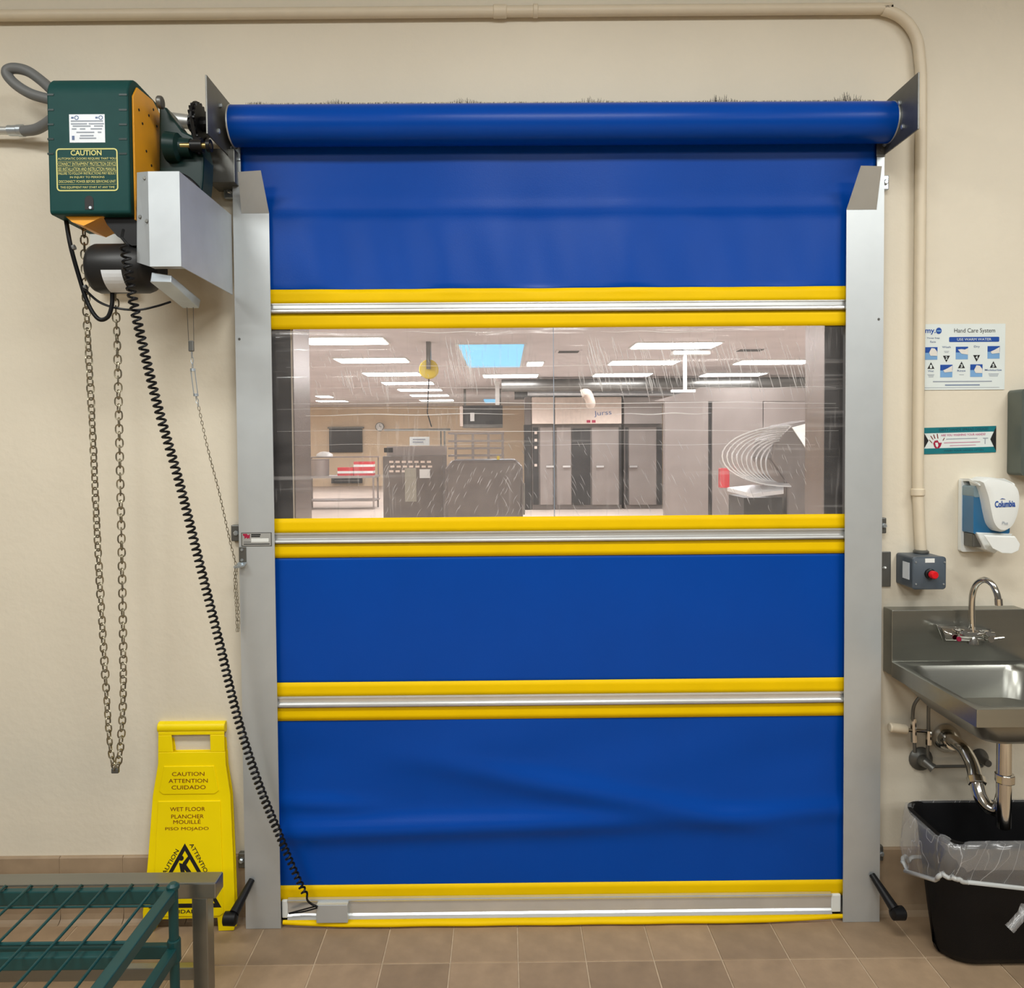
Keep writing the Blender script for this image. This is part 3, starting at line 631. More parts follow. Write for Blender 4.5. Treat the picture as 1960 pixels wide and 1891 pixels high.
# ---------------------------------------------------------------- brake release cable with turnbuckle and light chain
rc = thing('release_chain', 'thin release chain with turnbuckle hooked to the left rail', 'chain', U(456, 1085, -.08))
b = B(); b.tube([U(358, 588, -.2), U(361, 652, -.19)], .0009, 5); b.tube([U(370, 588, -.2), U(371, 652, -.19)], .0009, 5); b.build('wire_loop', dsteel_m, rc)
b = B(); a = U(366, 652, -.19); c = U(367, 673, -.19); b.box(a.x-.008, a.x+.008, a.y-.005, a.y+.005, c.z, a.z); b.build('wire_clamp', dsteel_m, rc, bevel=.003)
a, c = U(369, 708, -.185), U(375, 756, -.18)
b = B(); e = Vector((.006, 0, 0)); b.tube([a-e, c-e], .0016, 6); b.tube([a+e, c+e], .0016, 6); b.cyl(a+Vector((0, 0, .004)), a-Vector((0, 0, .004)), .008, 10); b.cyl(c+Vector((0, 0, .004)), c-Vector((0, 0, .004)), .008, 10)
b.build('turnbuckle', galv_m, rc, smooth=40)
b = B()
for (p, q) in ((U(367, 673, -.19), U(369, 706, -.185)), (U(375, 757, -.18), U(380, 778, -.178))):
    for k in range(3):
        m = p.lerp(q, (k+.5)/3); L = (q-p).length/3
        b.tube([m+Vector((.004*math.cos(t) if k % 2 else 0, 0 if k % 2 else .004*math.cos(t), L*.62*math.sin(t))) for t in [2*math.pi*i/10 for i in range(10)]], .0011, 5, closed=True)
b.build('hook_eye', galv_m, rc, smooth=60)
pl = spline([U(380, 778, -.178), U(398, 860, -.15), U(420, 945, -.125), U(440, 1035, -.1), U(452, 1082, -.086)], 20)
pl2 = spline([U(450, 1087, -.086), U(449, 1120, -.082), U(452, 1165, -.08), U(454, 1213, -.08)], 20)
pl3 = spline([U(454, 1087, -.086), U(452, 1110, -.084), U(455, 1150, -.082), U(457, 1190, -.08), U(456, 1212, -.08)], 20)
proto2 = None
for path in (pl, pl2, pl3):
    q_ = resample(path, .0115)
    for i in range(len(q_)-1):
        m = (q_[i]+q_[i+1])/2-OFF[rc.name]; t = (q_[i]-q_[i+1]).normalized()
        if proto2 is None: o = linkmesh(.0145, .0062, .0009, zinc_m, 'link', 3).build('chain_link', zinc_m, rc, smooth=60, local=True); proto2 = o
        else: o = proto2.copy(); C.objects.link(o)
        o.rotation_mode = 'QUATERNION'; o.rotation_quaternion = t.to_track_quat('Z', 'Y') @ Matrix.Rotation(math.radians(50+90*(i % 2)), 4, 'Z').to_quaternion(); o.location = m

# ================================================================ CONDUIT, CONTROLS, PRINTS ON THE RIGHT WALL
cr = .0172; cy = -.021
cpt = [U(-300, 33, cy), U(0, 30, cy), U(960, 22, cy), U(1640, 17, cy), U(1690, 19, cy), U(1728, 36, cy), U(1752, 68, cy), U(1760, 108, cy), U(1761, 200, cy), U(1760, 600, cy), U(1757, 900, cy), U(1759, 985, cy), U(1763, 1058, cy)]
xv = U(1760, 600, cy).x
for k in (8, 9): cpt[k].x = xv
cdt = thing('wall_conduit', 'cream painted conduit running along the top and down to the button box', 'conduit', cpt[-1])
b = B(); b.tube(spline(cpt, 8), cr, 14); b.build('pipe', conduit_m, cdt, smooth=60)
for a, c, rr in ((U(944, 22, cy), U(970, 22, cy), .0205), (U(1020, 21, cy), U(1030, 21, cy), .0205), (U(1757, 935, cy), U(1757, 949, cy), .0215)):
    b = B(); b.cyl(a, c, rr, 18); b.build('coupling', conduit_m, cdt, bevel=.003, smooth=40)
b = B(); a = U(1763, 1052, cy); b.lathe([(0, .018), (.004, .024), (.010, .024), (.012, .02), (.02, .02)], a, (0, 0, -1), 18); b.build('locknut', dsteel_m, cdt, smooth=30)
# button box
Yb = -.105
a, c = U(1747, 1128, Yb), U(1811, 1066, Yb)
bb = thing('button_box', 'slate grey switch box with one red push button above the sink', 'switch box', (a.x, Yb, a.z))
b = B(); b.loft([[Vector((x, y, z)) for x, z in rrect(a.x, c.x, a.z, c.z, .008)] for y in (-.002, Yb+.012)]); b.build('body', boxg_m, bb, smooth=40)
b = B(); b.loft([[Vector((x, y, z)) for x, z in rrect(a.x-i, c.x+i, a.z-i, c.z+i, .010)] for y, i in ((Yb+.013, .001), (Yb+.002, .001), (Yb, -.001))]); lid = b.build('lid', boxg_m, bb, smooth=40)
for px, py in ((1753, 1076), (1808, 1076), (1753, 1118), (1806, 1118)):
    q = U(px, py, Yb); b = B(); b.lathe([(0, .0035), (.002, .003)], q, (0, -1, 0), 10); b.build('lid_screw', galv_m, lid)
q = U(1779, 1098, Yb); b = B(); b.lathe([(0, .0165), (.008, .0165), (.01, .013), (.022, .012)], q, (0, -1, 0), 24); b.build('button_collar', blackp_m, bb, smooth=40)
b = B(); b.lathe([(.012, .0125), (.030, .0125), (.033, .010)], q, (0, -1, 0), 24); b.build('push_button', button_m, bb, smooth=40, label='red push button')
pbox(1771, 1069, 1789, 1077, Yb-.0015, .002).build('legend_plate', white_m, bb)
b = B(); b.box(a.x-.0015, a.x+.001, -.085, -.045, U(1735, 1108, -.07).z, U(1735, 1076, -.07).z); b.build('side_label', label_m, bb)
# wall switch half hidden by the rail
sw = thing('wall_switch', 'dark metal switch plate on the wall behind the right rail', 'switch', U(1690, 1088, -.004))
pbox(1664, 1056, 1705.5, 1123, -.007, .006).build('plate', dsteel_m, sw, bevel=.002)
q = U(1692, 1087, -.007); b = B(); b.lathe([(0, .005), (.01, .0035)], q, (0, -1, .3), 10); b.build('toggle', white_m, sw)
# poster
P0, P1, P3 = U(1768, 746.5, -.0015), U(1922.3, 745.5, -.0015), U(1769.5, 620.5, -.0015)
pw, ph = (P1-P0).length, (P3-P0).length
pf = Face(P0, (P1-P0)/pw, (P3-P0)/ph)
po = B(); pf.rect(po, 0, 0, pw, ph, 0, .001); po = tag(po.build('hand_care_poster', paper_m), 'white hand washing poster with blue pictures right of the conduit', 'poster')
def PU(x): return (x-92)/1740*pw
def PV(y): return (1525-y)/1415*ph
b = B(); lettering(b, pf, 'Hand Care System', PU(1170), PV(265), PU(1610)-PU(730), ph*.085, .0015, bold=.0); b.build('title', ink_m, po)
b = B(); pf.poly(b, [(u+PU(622), v+PV(497)) for u, v in rrect(0, PU(1700)-PU(622), 0, PV(390)-PV(497), .003)], .0012); bn = b.build('banner', navy_m, po)
b = B(); lettering(b, pf, 'USE WARM WATER', PU(1160), PV(443), PU(1530)-PU(795), ph*.038, .002); b.build('banner_text', paper_m, bn)
b = B(); lettering(b, pf, 'my.', PU(218), PV(280), PU(330)-PU(105), ph*.08, .0015, bold=.02); pf.poly(b, [(PU(397)+.0095*math.cos(t), PV(255)+.0105*math.sin(t)) for t in [2*math.pi*k/20 for k in range(20)]], .0012); lg = b.build('logo', navy_m, po)
b = B(); pf.rect(b, PU(352), PV(272), PU(440), PV(245), .002); b.build('logo_bar', sky_ink, lg)
b = B()
for t_, x, y, w_, h_ in (('Wash', 565, 605, 185, .03), ('Dry', 1222, 603, 125, .04), ('Wet', 235, 1118, 130, .03), ('Rinse', 895, 1114, 180, .03), ('Moisturize', 1580, 1102, 365, .03), ('Three Step', 280, 413, 280, .03), ('Facts', 275, 490, 120, .03)):
    lettering(b, pf, t_, PU(x), PV(y), pw*w_/1740, ph*h_, .0015, bold=.01)
b.build('caption', slate_ink, po)
b = B()
for x0, x1, y0, y1 in ((285, 1555, 1335, 1358), (165, 310, 1190, 1200), (180, 300, 1215, 1225), (190, 290, 1240, 1250), (515, 625, 690, 698), (530, 610, 715, 724), (850, 950, 1195, 1204), (1480, 1700, 1180, 1190), (1490, 1690, 1205, 1215), (1500, 1680, 1230, 1240), (110, 1720, 1472, 1480)):
    pf.rect(b, PU(x0), PV(y1), PU(x1), PV(y0), .0012)
b.build('small_print', grey_ink, po)
b = B(); pf.rect(b, PU(545), PV(1432), PU(1295), PV(1412), .0012); b.build('footer_line', slate_ink, po)
for k, (x0, y0, hp) in enumerate(((110, 605, 0), (438, 985, 1), (768, 600, 2), (1085, 980, 0), (1452, 590, 1))):
    b = B(); pf.rect(b, PU(x0), PV(y0+270), PU(x0+262), PV(y0), .0012); pc_ = b.build('picture', sky_ink, po)
    b = B(); pf.rect(b, PU(x0), PV(y0+120), PU(x0+262), PV(y0), .0017); b.build('picture_top', navy_m, pc_)
    b = B(); hp_ = (((80, 120), (130, 20), (200, 30), (255, 100), (255, 190), (110, 185)), ((60, 120), (150, 80), (255, 20), (255, 150), (90, 165)), ((40, 60), (120, 50), (190, 60), (260, 30), (260, 170), (120, 150)))[hp]
    pf.poly(b, [(PU(x0+x), PV(y0+y)) for x, y in hp_], .0022); b.build('hands', skin_m, pc_)
for k, (x, y, up) in enumerate(((237, 1000, 1), (568, 860, -1), (895, 990, 1), (1218, 850, -1), (1582, 985, 1))):
    b = B(); pf.poly(b, [(PU(x-75), PV(y+70*up)), (PU(x+75), PV(y+70*up)), (PU(x), PV(y-72*up))], .0012); tr_ = b.build('step_arrow', ink_m, po)
    b = B(); lettering(b, pf, str(k+1), PU(x), PV(y+22*up), pw*.026, ph*.05, .0018, bold=.03); b.build('step_number', paper_m, tr_)
# hand-washing sticker
S0, S1, S3 = U(1767.8, 869.5, -.0012), U(1906, 865.6, -.0012), U(1768, 818.9, -.0012)
sw_, sh_ = (S1-S0).length, (S3-S0).length; sf = Face(S0, (S1-S0)/sw_, (S3-S0)/sh_)
st = B(); sf.rect(st, 0, 0, sw_, sh_, 0, .0006); st = tag(st.build('hand_washing_sticker', paper_m), 'teal banner sticker with a red hand print below the poster', 'sticker')
b = B(); sf.rect(b, 0, 0, sw_, sh_*.215, .0008); sf.rect(b, 0, sh_*.79, sw_, sh_, .0008); b.build('teal_border', teal_m, st)
b = B(); sf.poly(b, [(0, sh_*.2), (sw_*.065, sh_*.51), (0, sh_*.82)], .0011); sf.poly(b, [(sw_, sh_*.04), (sw_*.92, sh_*.5), (sw_, sh_*.97)], .0011); b.build('black_wedge', ink_m, st)
b = B(); lettering(b, sf, 'DIRTY HANDS SPREAD DISEASE!', sw_*.55, sh_*.90, sw_*.68, sh_*.10, .0014, bold=.03); lettering(b, sf, 'WASH YOUR HANDS OFTEN', sw_*.55, sh_*.11, sw_*.55, sh_*.07, .0014, bold=.02); b.build('border_text', teald_m, st)
b = B(); lettering(b, sf, 'ARE YOU WASHING YOUR HANDS?', sw_*.545, sh_*.70, sw_*.62, sh_*.085, .0012, bold=.03); sf.rect(b, sw_*.28, sh_*.40, sw_*.78, sh_*.425, .001); sf.rect(b, sw_*.36, sh_*.29, sw_*.72, sh_*.31, .001); b.build('question_text', pink_m, st)
b = B(); sf.rect(b, sw_*.31, sh_*.54, sw_*.74, sh_*.565, .001); sf.rect(b, sw_*.82, sh_*.53, sw_*.89, sh_*.56, .001); sf.rect(b, sw_*.843, sh_*.33, sw_*.853, sh_*.53, .001); b.build('fine_print', grey_ink, st)
b = B(); sf.poly(b, [(sw_*x, sh_*y) for x, y in ((.13, .4), (.15, .5), (.19, .52), (.21, .42), (.25, .42), (.235, .3), (.215, .22), (.165, .20), (.145, .28))], .001); hp = b.build('hand_print', red_m, st)
b = B(); sf.poly(b, [(sw_*x, sh_*y) for x, y in ((.155, .42), (.19, .43), (.2, .32), (.185, .24), (.165, .3))], .0016); b.build('hand_gap', paper_m, hp)
b = B()
for x0, y0, x1, y1 in ((.115, .42, .075, .54), (.128, .55, .095, .69), (.155, .58, .135, .74), (.195, .58, .185, .76), (.265, .5, .285, .6)):
    dx, dy = (y1-y0)*.0+.006, 0; sf.poly(b, [(sw_*(x0-dx), sh_*y0), (sw_*(x0+dx), sh_*y0), (sw_*(x1+dx), sh_*y1), (sw_*(x1-dx), sh_*y1)], .001)
b.build('finger_marks', maroon_m, hp)
# grey towel cabinet at the frame edge
tw = thing('towel_cabinet', 'grey metal towel cabinet at the right edge above the soap dispenser', 'cabinet', U(1927, 910, -.1))
a, c = U(1928, 909, -.004), U(1929, 747, -.004)
b = B(); b.loft([[Vector((x, y, z)) for x, z in rrect(a.x, a.x+.28, a.z, c.z, .012)] for y in (-.002, -.07)]); b.build('body', steelg_m, tw, smooth=40)
b = B(); b.box(a.x+.05, a.x+.23, -.073, -.07, a.z+.02, c.z-.03); b.build('door', steelg_m, tw, bevel=.002)
# soap dispenser
sd = thing('soap_dispenser', 'white soap dispenser with blue soap window above the sink', 'soap dispenser', U(1890, 1055, -.06))
a, c = U(1834, 1055, -.004), U(1834, 916, -.004); xr_ = a.x+.128
b = B(); b.loft([[Vector((x, y, z)) for x, z in rrect(a.x, xr_, a.z, c.z, .008)] for y in (-.002, -.018)]); b.build('back_plate', white_m, sd, smooth=40)
zz0, zz1 = U(1845, 1020, -.05).z, U(1845, 930, -.05).z
b = B(); b.loft([[Vector((x, y, z)) for x, z in rrect(a.x+.004, xr_-.006, zz0, zz1, .006)] for y in (-.018, -.078)]); b.build('soap_tank', liquid_m, sd, smooth=40, label='blue translucent soap window')
b = B(); b.loft([[Vector((x, y, z)) for x, z in rrect(a.x+.003, xr_-.0055, zz1-.035, zz1+.001, .006)] for y in (-.018, -.079)]); b.build('tank_top', pbr('tank_air', (128, 150, 160), .2), sd, smooth=40)
b = B(); b.box(a.x+.008, xr_-.01, -.07, -.018, zz0-.045, zz0); b.build('pump_housing', dsteel_m, sd, bevel=.004)
cpz = [(1880, 921), (1890, 950), (1896, 980), (1902, 1003), (1912, 1016), (1924, 1018), (1938, 1010), (1948, 990), (1953, 962), (1951, 938), (1940, 924), (1920, 917), (1895, 914)]
b = B(); ctr = Vector(U(1922, 962, -.12)); ring = spline([U(x, y, -.12) for x, y in cpz+[(1880, 921)]], 4)[:-1]
r0 = [Vector((p.x, -.05, p.z)) for p in ring]; r1 = [Vector((p.x, -.108, p.z)) for p in ring]; r2 = [ctr+(p-ctr)*.93 for p in ring]; r3 = [ctr+(p-ctr)*.7+Vector((0, -.004, 0)) for p in ring]
b.loft([r0, r1, r2, r3]); cvr = b.build('front_cover', white_m, sd, smooth=50, label='white teardrop front cover')
b = B(); zt3 = U(1880, 918, -.05).z; b.prism([(a.x+.004, y, z) for y, z in ((-.004, c.z), (-.05, c.z+.002), (-.1, c.z-.012), (-.104, c.z-.018), (-.05, c.z-.006), (-.004, c.z-.008))], (xr_-a.x-.012, 0, 0)); b.build('top_cover', white_m, sd, smooth=50)
b = B(); b.prism([U(1869, 1019, -.085), U(1886, 1052, -.085), U(1905, 1060, -.085), U(1940, 1022, -.085)], (0, .05, 0)); b.build('pump_block', white_m, sd, bevel=.004)
lv = [(1884, 1026), (1944, 1028), (1953, 1042), (1950, 1054), (1937, 1060), (1918, 1059), (1900, 1050)]
b = B(); b.prism([U(x, y, -.12) for x, y in lv], (0, .006, .004)); b.build('push_lever', white_m, sd, bevel=.002)
fcs, w, h = face_px(1904, 954, 1943, 972, -.1245)
b = B(); lettering(b, fcs, 'Columbia', w*.5, h*.42, w, h*.7, .001, rot=.03, bold=.03); fcs.poly(b, [(w*.25, h*.92), (w*.35, h*1.02), (w*.45, h*.98), (w*.53, h*.9), (w*.4, h*.94)], .001); b.build('brand_lettering', navy_m, cvr)
fcs, w, h = face_px(1918, 998, 1929, 1004, -.1245); b = B(); lettering(b, fcs, 'Plus', w*.5, h*.5, w, h, .001); b.build('small_lettering', grey_ink, cvr)

# ================================================================ SINK
SY = -.058
sx0_, sx1_ = U(1707, 1200, SY).x, U(1960, 1200, SY).x+.004
zbt = U(1830, 1167, SY).z; zr = U(1707, 1267, SY).z
sk = thing('hand_sink', 'stainless wall sink with backsplash right of the door', 'sink', ((sx0_+sx1_)/2, -.25, zr))
b = B(); b.box(sx0_, sx1_, SY, -.002, zr-.045, zbt); b.build('backsplash', inox_m, sk, bevel=.002)
yf = -.505; xi0, xi1 = sx0_, sx1_
def rr3(x0, x1, y0, y1, r, z): return [Vector((x, y, z)) for x, y in rrect(x0, x1, y0, y1, r, 5)]
rings = [rr3(xi0, xi1, yf, SY, .003, zr-.048), rr3(xi0, xi1, yf, SY, .003, zr), rr3(xi0+.006, xi1-.006, yf+.006, SY-.004, .003, zr+.002),
         rr3(xi0+.03, xi1-.03, yf+.035, SY-.03, .05, zr-.004), rr3(xi0+.04, xi1-.04, yf+.045, SY-.04, .06, zr-.02), rr3(xi0+.06, xi1-.06, yf+.06, SY-.06, .06, zr-.10), rr3(xi0+.10, xi1-.10, yf+.10, SY-.10, .05, zr-.125)]
b = B(); b.loft(rings, cap0=False, cap1=True); b.build('basin', inox_m, sk, smooth=35, label='brushed steel basin')
rings = [rr3(xi0+.012, xi1-.012, yf+.012, SY-.01, .02, zr-.046), rr3(xi0+.02, xi1-.02, yf+.02, SY-.02, .04, zr-.062), rr3(xi0+.06, xi1-.06, yf+.06, SY-.06, .05, zr-.11), rr3(xi0+.09, xi1-.09, yf+.09, SY-.09, .05, zr-.13)]
b = B(); b.loft(rings, cap0=False, cap1=True); b.build('bowl_underside', inox_m, sk, smooth=50)
dcx, dcy = U(1922, 1450, -.28).x, -.28
# faucet
fa = thing('faucet', 'chrome gooseneck faucet on the sink backsplash', 'faucet', U(1862, 1228, -.09))
b = B(); b.prism([U(1793, 1196, SY-.012), U(1806, 1228, SY-.012), U(1895, 1230, SY-.012), U(1900, 1205, SY-.012)], (0, .011, 0)); b.hexa([U(1800, 1200, SY-.05), U(1810, 1226, SY-.05), U(1892, 1228, SY-.05), U(1892, 1206, SY-.05)], [U(1796, 1198, SY-.012), U(1806, 1229, SY-.012), U(1895, 1230, SY-.012), U(1897, 1205, SY-.012)]); b.build('escutcheon', chrome_m, fa, bevel=.003)
b = B(); b.lathe([(0, .012), (.05, .016), (.09, .018), (.15, .014)], U(1812, 1212, -.095), U(1890, 1216, -.095)-U(1812, 1212, -.095), 18); b.build('valve_body', chrome_m, fa, smooth=50)
b = B(); b.tube(spline([U(1862, 1230, -.10), U(1861, 1200, -.10), U(1860, 1160, -.10), U(1862, 1135, -.105), U(1870, 1117, -.12), U(1884, 1110, -.14), U(1898, 1117, -.16), U(1907, 1133, -.175), U(1911, 1148, -.18)], 8), .0095, 14); b.build('spout', chrome_m, fa, smooth=60)
b = B(); b.cyl(U(1911, 1146, -.18), U(1912, 1158, -.18), .0115, 16); b.build('aerator', chrome_m, fa, smooth=40)
b = B(); b.lathe([(0, .017), (.02, .015), (.03, .010)], U(1862, 1232, -.10), (0, 0, 1), 16); b.build('spout_base', chrome_m, fa, smooth=50)
for px, py, rot in ((1838, 1210, .5), (1884, 1212, .2)):
    q = U(px, py, -.11); b = B(); b.lathe([(0, .012), (.02, .011), (.026, .008)], q, (0, -1, .2), 14); hd = b.build('handle', chrome_m, fa, smooth=50)
b = B(); b.tube([U(1796, 1200, -.085), U(1812, 1211, -.11), U(1822, 1215, -.12)], [.004, .006, .006], 8); b.build('lever', chrome_m, fa, smooth=60)
b = B(); q = U(1835, 1223, -.118); b.lathe([(0, .008), (.003, .0075)], q, (0, -1, .1), 14); b.build('hot_mark', red_m, fa)
q = U(1893, 1222, -.115); b = B(); b.lathe([(0, .011), (.012, .0105)], q, (0, -1, 0), 16); b.build('handle_cap', chrome_m, fa, smooth=40)
b = B(); b.tube([q+Vector((0, -.006, 0)), U(1922, 1220, -.13)], [.004, .003], 8); b.build('lever', chrome_m, fa)
# drain
dr = thing('drain_trap', 'chrome drain pipe and curved trap under the sink', 'pipe', U(1922, 1550, -.27))
tr0 = [(dcx, dcy, zr-.128), (dcx, dcy, .44), U(1921, 1525, -.275), U(1912, 1549, -.262), U(1892, 1545, -.24), U(1876, 1522, -.215), U(1868, 1492, -.19), U(1860, 1462, -.15), U(1846, 1436, -.11), U(1830, 1422, -.07), U(1812, 1412, -.02)]
b = B(); b.tube(spline(tr0[:3]+tr0[3:], 8), .0205, 16); b.build('trap_pipe', chrome_m, dr, smooth=60)
b = B(); b.lathe([(0, .03), (.008, .03), (.02, .023)], (dcx, dcy, zr-.128), (0, 0, -1), 20); b.build('drain_flange', chrome_m, dr, smooth=50)
q = U(1923, 1489, -.28); b = B(); b.lathe([(-.014, .027), (.014, .027)], q, (0, 0, 1), 8); b.build('slip_nut', chrome_m, dr, bevel=.003)
q = U(1869, 1494, -.192); b = B(); b.lathe([(-.012, .027), (.012, .027)], q, (U(1860, 1462, -.15)-U(1876, 1522, -.215)), 8); b.build('slip_nut', chrome_m, dr, bevel=.003)
q = U(1810, 1412, -.003); b = B(); b.lathe([(0, .047), (.012, .045), (.03, .036), (.045, .024)], q, (0, -1, 0), 24); b.build('wall_flange', chrome_m, dr, smooth=50)
# supply stops
sp = thing('supply_stops', 'small chrome supply valves and thin risers left of the trap', 'valve', U(1765, 1450, -.04))
b = B(); b.tube(spline([U(1776, 1318, -.07), U(1752, 1345, -.06), U(1747, 1370, -.05), U(1749, 1400, -.045), U(1751, 1440, -.045)]), .0055, 8); b.tube(spline([U(1786, 1322, -.07), U(1778, 1345, -.055), U(1777, 1400, -.05), U(1776, 1445, -.05), U(1786, 1468, -.05)]), .0055, 8); b.build('riser', dsteel_m, sp, smooth=60)
b = B(); b.cyl(U(1736, 1396, -.04), U(1702, 1392, -.04), .0155, 16); b.build('stub_sleeve', conduit_m, sp, bevel=.004, smooth=40)
b = B(); b.cyl(U(1735, 1397, -.045), U(1782, 1400, -.05), .006, 8); b.cyl(U(1748, 1375, -.045), U(1749, 1420, -.045), .0095, 8); b.cyl(U(1777, 1398, -.05), U(1777, 1425, -.05), .0095, 8); b.build('compression_fitting', chrome_m, sp)
q = U(1762, 1452, -.003); b = B(); b.lathe([(0, .04), (.006, .038), (.014, .02), (.05, .014)], q, (0, -1, 0), 20); b.build('wall_flange', dsteel_m, sp, smooth=50)
b = B(); b.lathe([(0, .013), (.02, .013), (.034, .016)], U(1768, 1456, -.05), U(1790, 1474, -.075)-U(1768, 1456, -.05), 12); b.build('stop_handle', dsteel_m, sp, smooth=40)
b = B(); b.cyl(U(1786, 1467, -.045), U(1880, 1466, -.04), .0048, 8); b.build('cross_pipe', dsteel_m, sp)
q = U(1874, 1450, -.003); b = B(); b.lathe([(0, .031), (.008, .028), (.02, .014), (.05, .011)], q, (0, -1, 0), 20); b.build('wall_flange', dsteel_m, sp, smooth=50)

# ================================================================ BIN AND LINER
bxl = U(1722, 1533, -.10).x; zrim = U(1722, 1533, -.10).z; byr, byf = -.10, -.37; bxr = bxl+.52
bn_ = thing('waste_bin', 'black plastic waste bin with clear liner under the sink', 'bin', ((bxl+bxr)/2, (byr+byf)/2, 0))
ybf = UZ(1880, 1853, 0).y; tf = ybf-byf
def brr(i, ix, z, r=.06): return rr3(bxl+ix, bxr-ix, byf+i, byr-i*.4, r, z)
rings = [brr(tf+.03, .085, .002, .07), brr(tf+.008, .062, .008, .08), brr(tf-.004, .052, .03, .085), brr(tf*.75, .04, .15, .08), brr(.03, .022, zrim-.02), brr(.006, .004, zrim-.015), brr(.002, 0, zrim), brr(.012, .012, zrim), brr(.03, .025, zrim-.02), brr(tf*.9, .06, .15), brr(tf, .07, .03)]
b = B(); b.loft(rings); b.build('bin_body', bin_m, bn_, smooth=50)
ls = thing('bin_liner', 'crumpled clear plastic liner folded over the black bin rim', 'bag', ((bxl+bxr)/2, (byr+byf)/2, zrim))
NR = 120; base = None
def outl(i, z0):
    pts = rrect(bxl+i, bxr-i, byf+i, byr-i*.4, .06, 29); out = []
    return pts[:NR]
random.seed(3)
ph = [random.uniform(0, 6.28) for _ in range(8)]
def crump(k, a): return a*(math.sin(k*.41+ph[0])+.7*math.sin(k*.97+ph[1])+.5*math.sin(k*1.7+ph[2]))
rings = []
for lev in range(9):
    t = max(0, lev-1)/7; pts = outl((.012 if lev == 0 else -.006-.007*math.sin(t*math.pi)-.004*t), 0); ring = []
    for k, (x, y) in enumerate(pts):
        c_ = Vector(((bxl+bxr)/2, (byr+byf)/2, 0)); d = Vector((x, y, 0))-c_; d.normalize()
        front = max(0, -d.y)
        fx = (x-bxl)/(bxr-bxl)
        dl = .185 if y > byr-.08 else .185-.085*min(1, (byr-.08-y)/.18) if fx < .12 else (.10+.055*min(1, max(0, fx-.15)/.35) if y < byf+.05 else .16)
        drop = (dl + crump(k*.5, .006)) * t
        e = crump(k+lev*1.3, .0035)*(.3+t)
        if y > -.14: e *= .2
        yy = min(y+d.y*e, -.04)
        ring.append(Vector((x+d.x*e, yy, zrim+.004*math.sin(k*.3)-drop)))
    rings.append(ring)
b = B(); b.loft(rings, False, False); b.build('outer_cuff', film_m, ls, smooth=80)
hem = rings[-1]; b = B(); b.tube(hem, .0065, 6, closed=True); b.build('rolled_hem', pbr('hem_film', (176, 178, 176), .35), ls, smooth=60)
rings2 = []
for lev in range(9):
    t = lev/8; pts = outl(.014+.08*t, 0)
    rings2.append([Vector((x+crump(k+lev, .003)*t, y+crump(k+lev*2+9, .002)*t, zrim+.004*math.sin(k*.3)-.30*t)) for k, (x, y) in enumerate(pts)])
b = B(); b.loft(rings2, False, False); b.build('inner_lining', film_m, ls, smooth=80)
kb = U(1945, 1755, -.42); b = B(); b.tube(spline([U(1962, 1735, -.40), U(1955, 1752, -.415), U(1938, 1772, -.42), U(1932, 1778, -.42)]), [.012]*9+[.013]*8+[.014]*8, 8); b.build('liner_tail', film_m, ls, smooth=60)

# ================================================================ LOCK LEVERS BESIDE THE RAILS
def lever(label, p0, p1, hd, s_):
    t = thing('floor_lever', label, 'lever', hd[0])
    b = B(); b.tube([U(p0[0], p0[1], -.060), U(p0[0]*.55+p1[0]*.45, p0[1]*.55+p1[1]*.45, -.10), U(p1[0], p1[1], -.15)], [.010, .013, .016], 10); b.build('arm', blackp_m, t, smooth=40)
    b = B(); a, c = hd; b.lathe([(0, .014), (.004, .021), (.038, .022), (.044, .015)], a, c-a, 14); b.build('head', black_m, t, smooth=50)
    q = U(p0[0]-s_*6, p0[1]+9, GY-.002); b = B(); b.lathe([(0, .007), (.008, .006)], q, (0, -1, 0), 8); b.build('pivot_bolt', galv_m, t)
    return t
lever('black floor lever with hammer head beside the left rail', (482, 1684), (448, 1748), (U(427, 1758, -.155), U(462, 1758, -.15)), 1)
lever('black floor lever with hammer head beside the right rail and bin', (1669, 1674), (1712, 1740), (U(1706, 1748, -.155), U(1741, 1747, -.15)), -1)

# ================================================================ WET FLOOR SIGN
base = UZ(361, 1783, 0)
topz = U(363, 1383, base.y+.05).z; tilt = math.atan2(.05, topz)
wf = thing('wet_floor_sign', 'yellow folded wet floor sign leaning on the wall', 'floor sign', base)
wf.rotation_euler = (-tilt, 0, math.radians(0)); HT = topz/math.cos(tilt)
mpx = HT/(1781-1383)                       # metres per photo pixel on the sign
def SX(px, py): return (px-(363-(py-1383)*.008))*mpx
def SZ(py): return (1781-py)*mpx
def sp_(x, y, yo): return (SX(x, y), yo, SZ(y))
outl_ = [(299, 1400), (299, 1462), (289, 1523), (280, 1650), (271, 1744), (272, 1779), (292, 1781), (303, 1758), (415, 1756), (417, 1781), (447, 1780), (450, 1765), (446, 1650), (440, 1523), (431, 1465), (428, 1400)]
def plate(yo, th, nm):
    hole = [(325, 1407), (400, 1405), (401, 1438), (328, 1440)]
    b = B()
    # frame around the hand hole, then the solid panel below
    for poly in ([(299, 1400), (428, 1400), (428, 1407), (299, 1407)], [(299, 1407), (325, 1407), (328, 1440), (299, 1440)], [(400, 1407), (428, 1407), (429, 1440), (401, 1440)]):
        b.prism([sp_(x, y, yo) for x, y in poly], (0, th, 0))
    b.prism([sp_(x, y, yo) for x, y in [(299, 1440)]+outl_[1:-1]+[(430, 1440)]], (0, th, 0))
    return b.build(nm, sign_m, wf, local=True, bevel=.002)
plate(0, .006, 'front_leaf')
plate(.022, .006, 'rear_leaf')
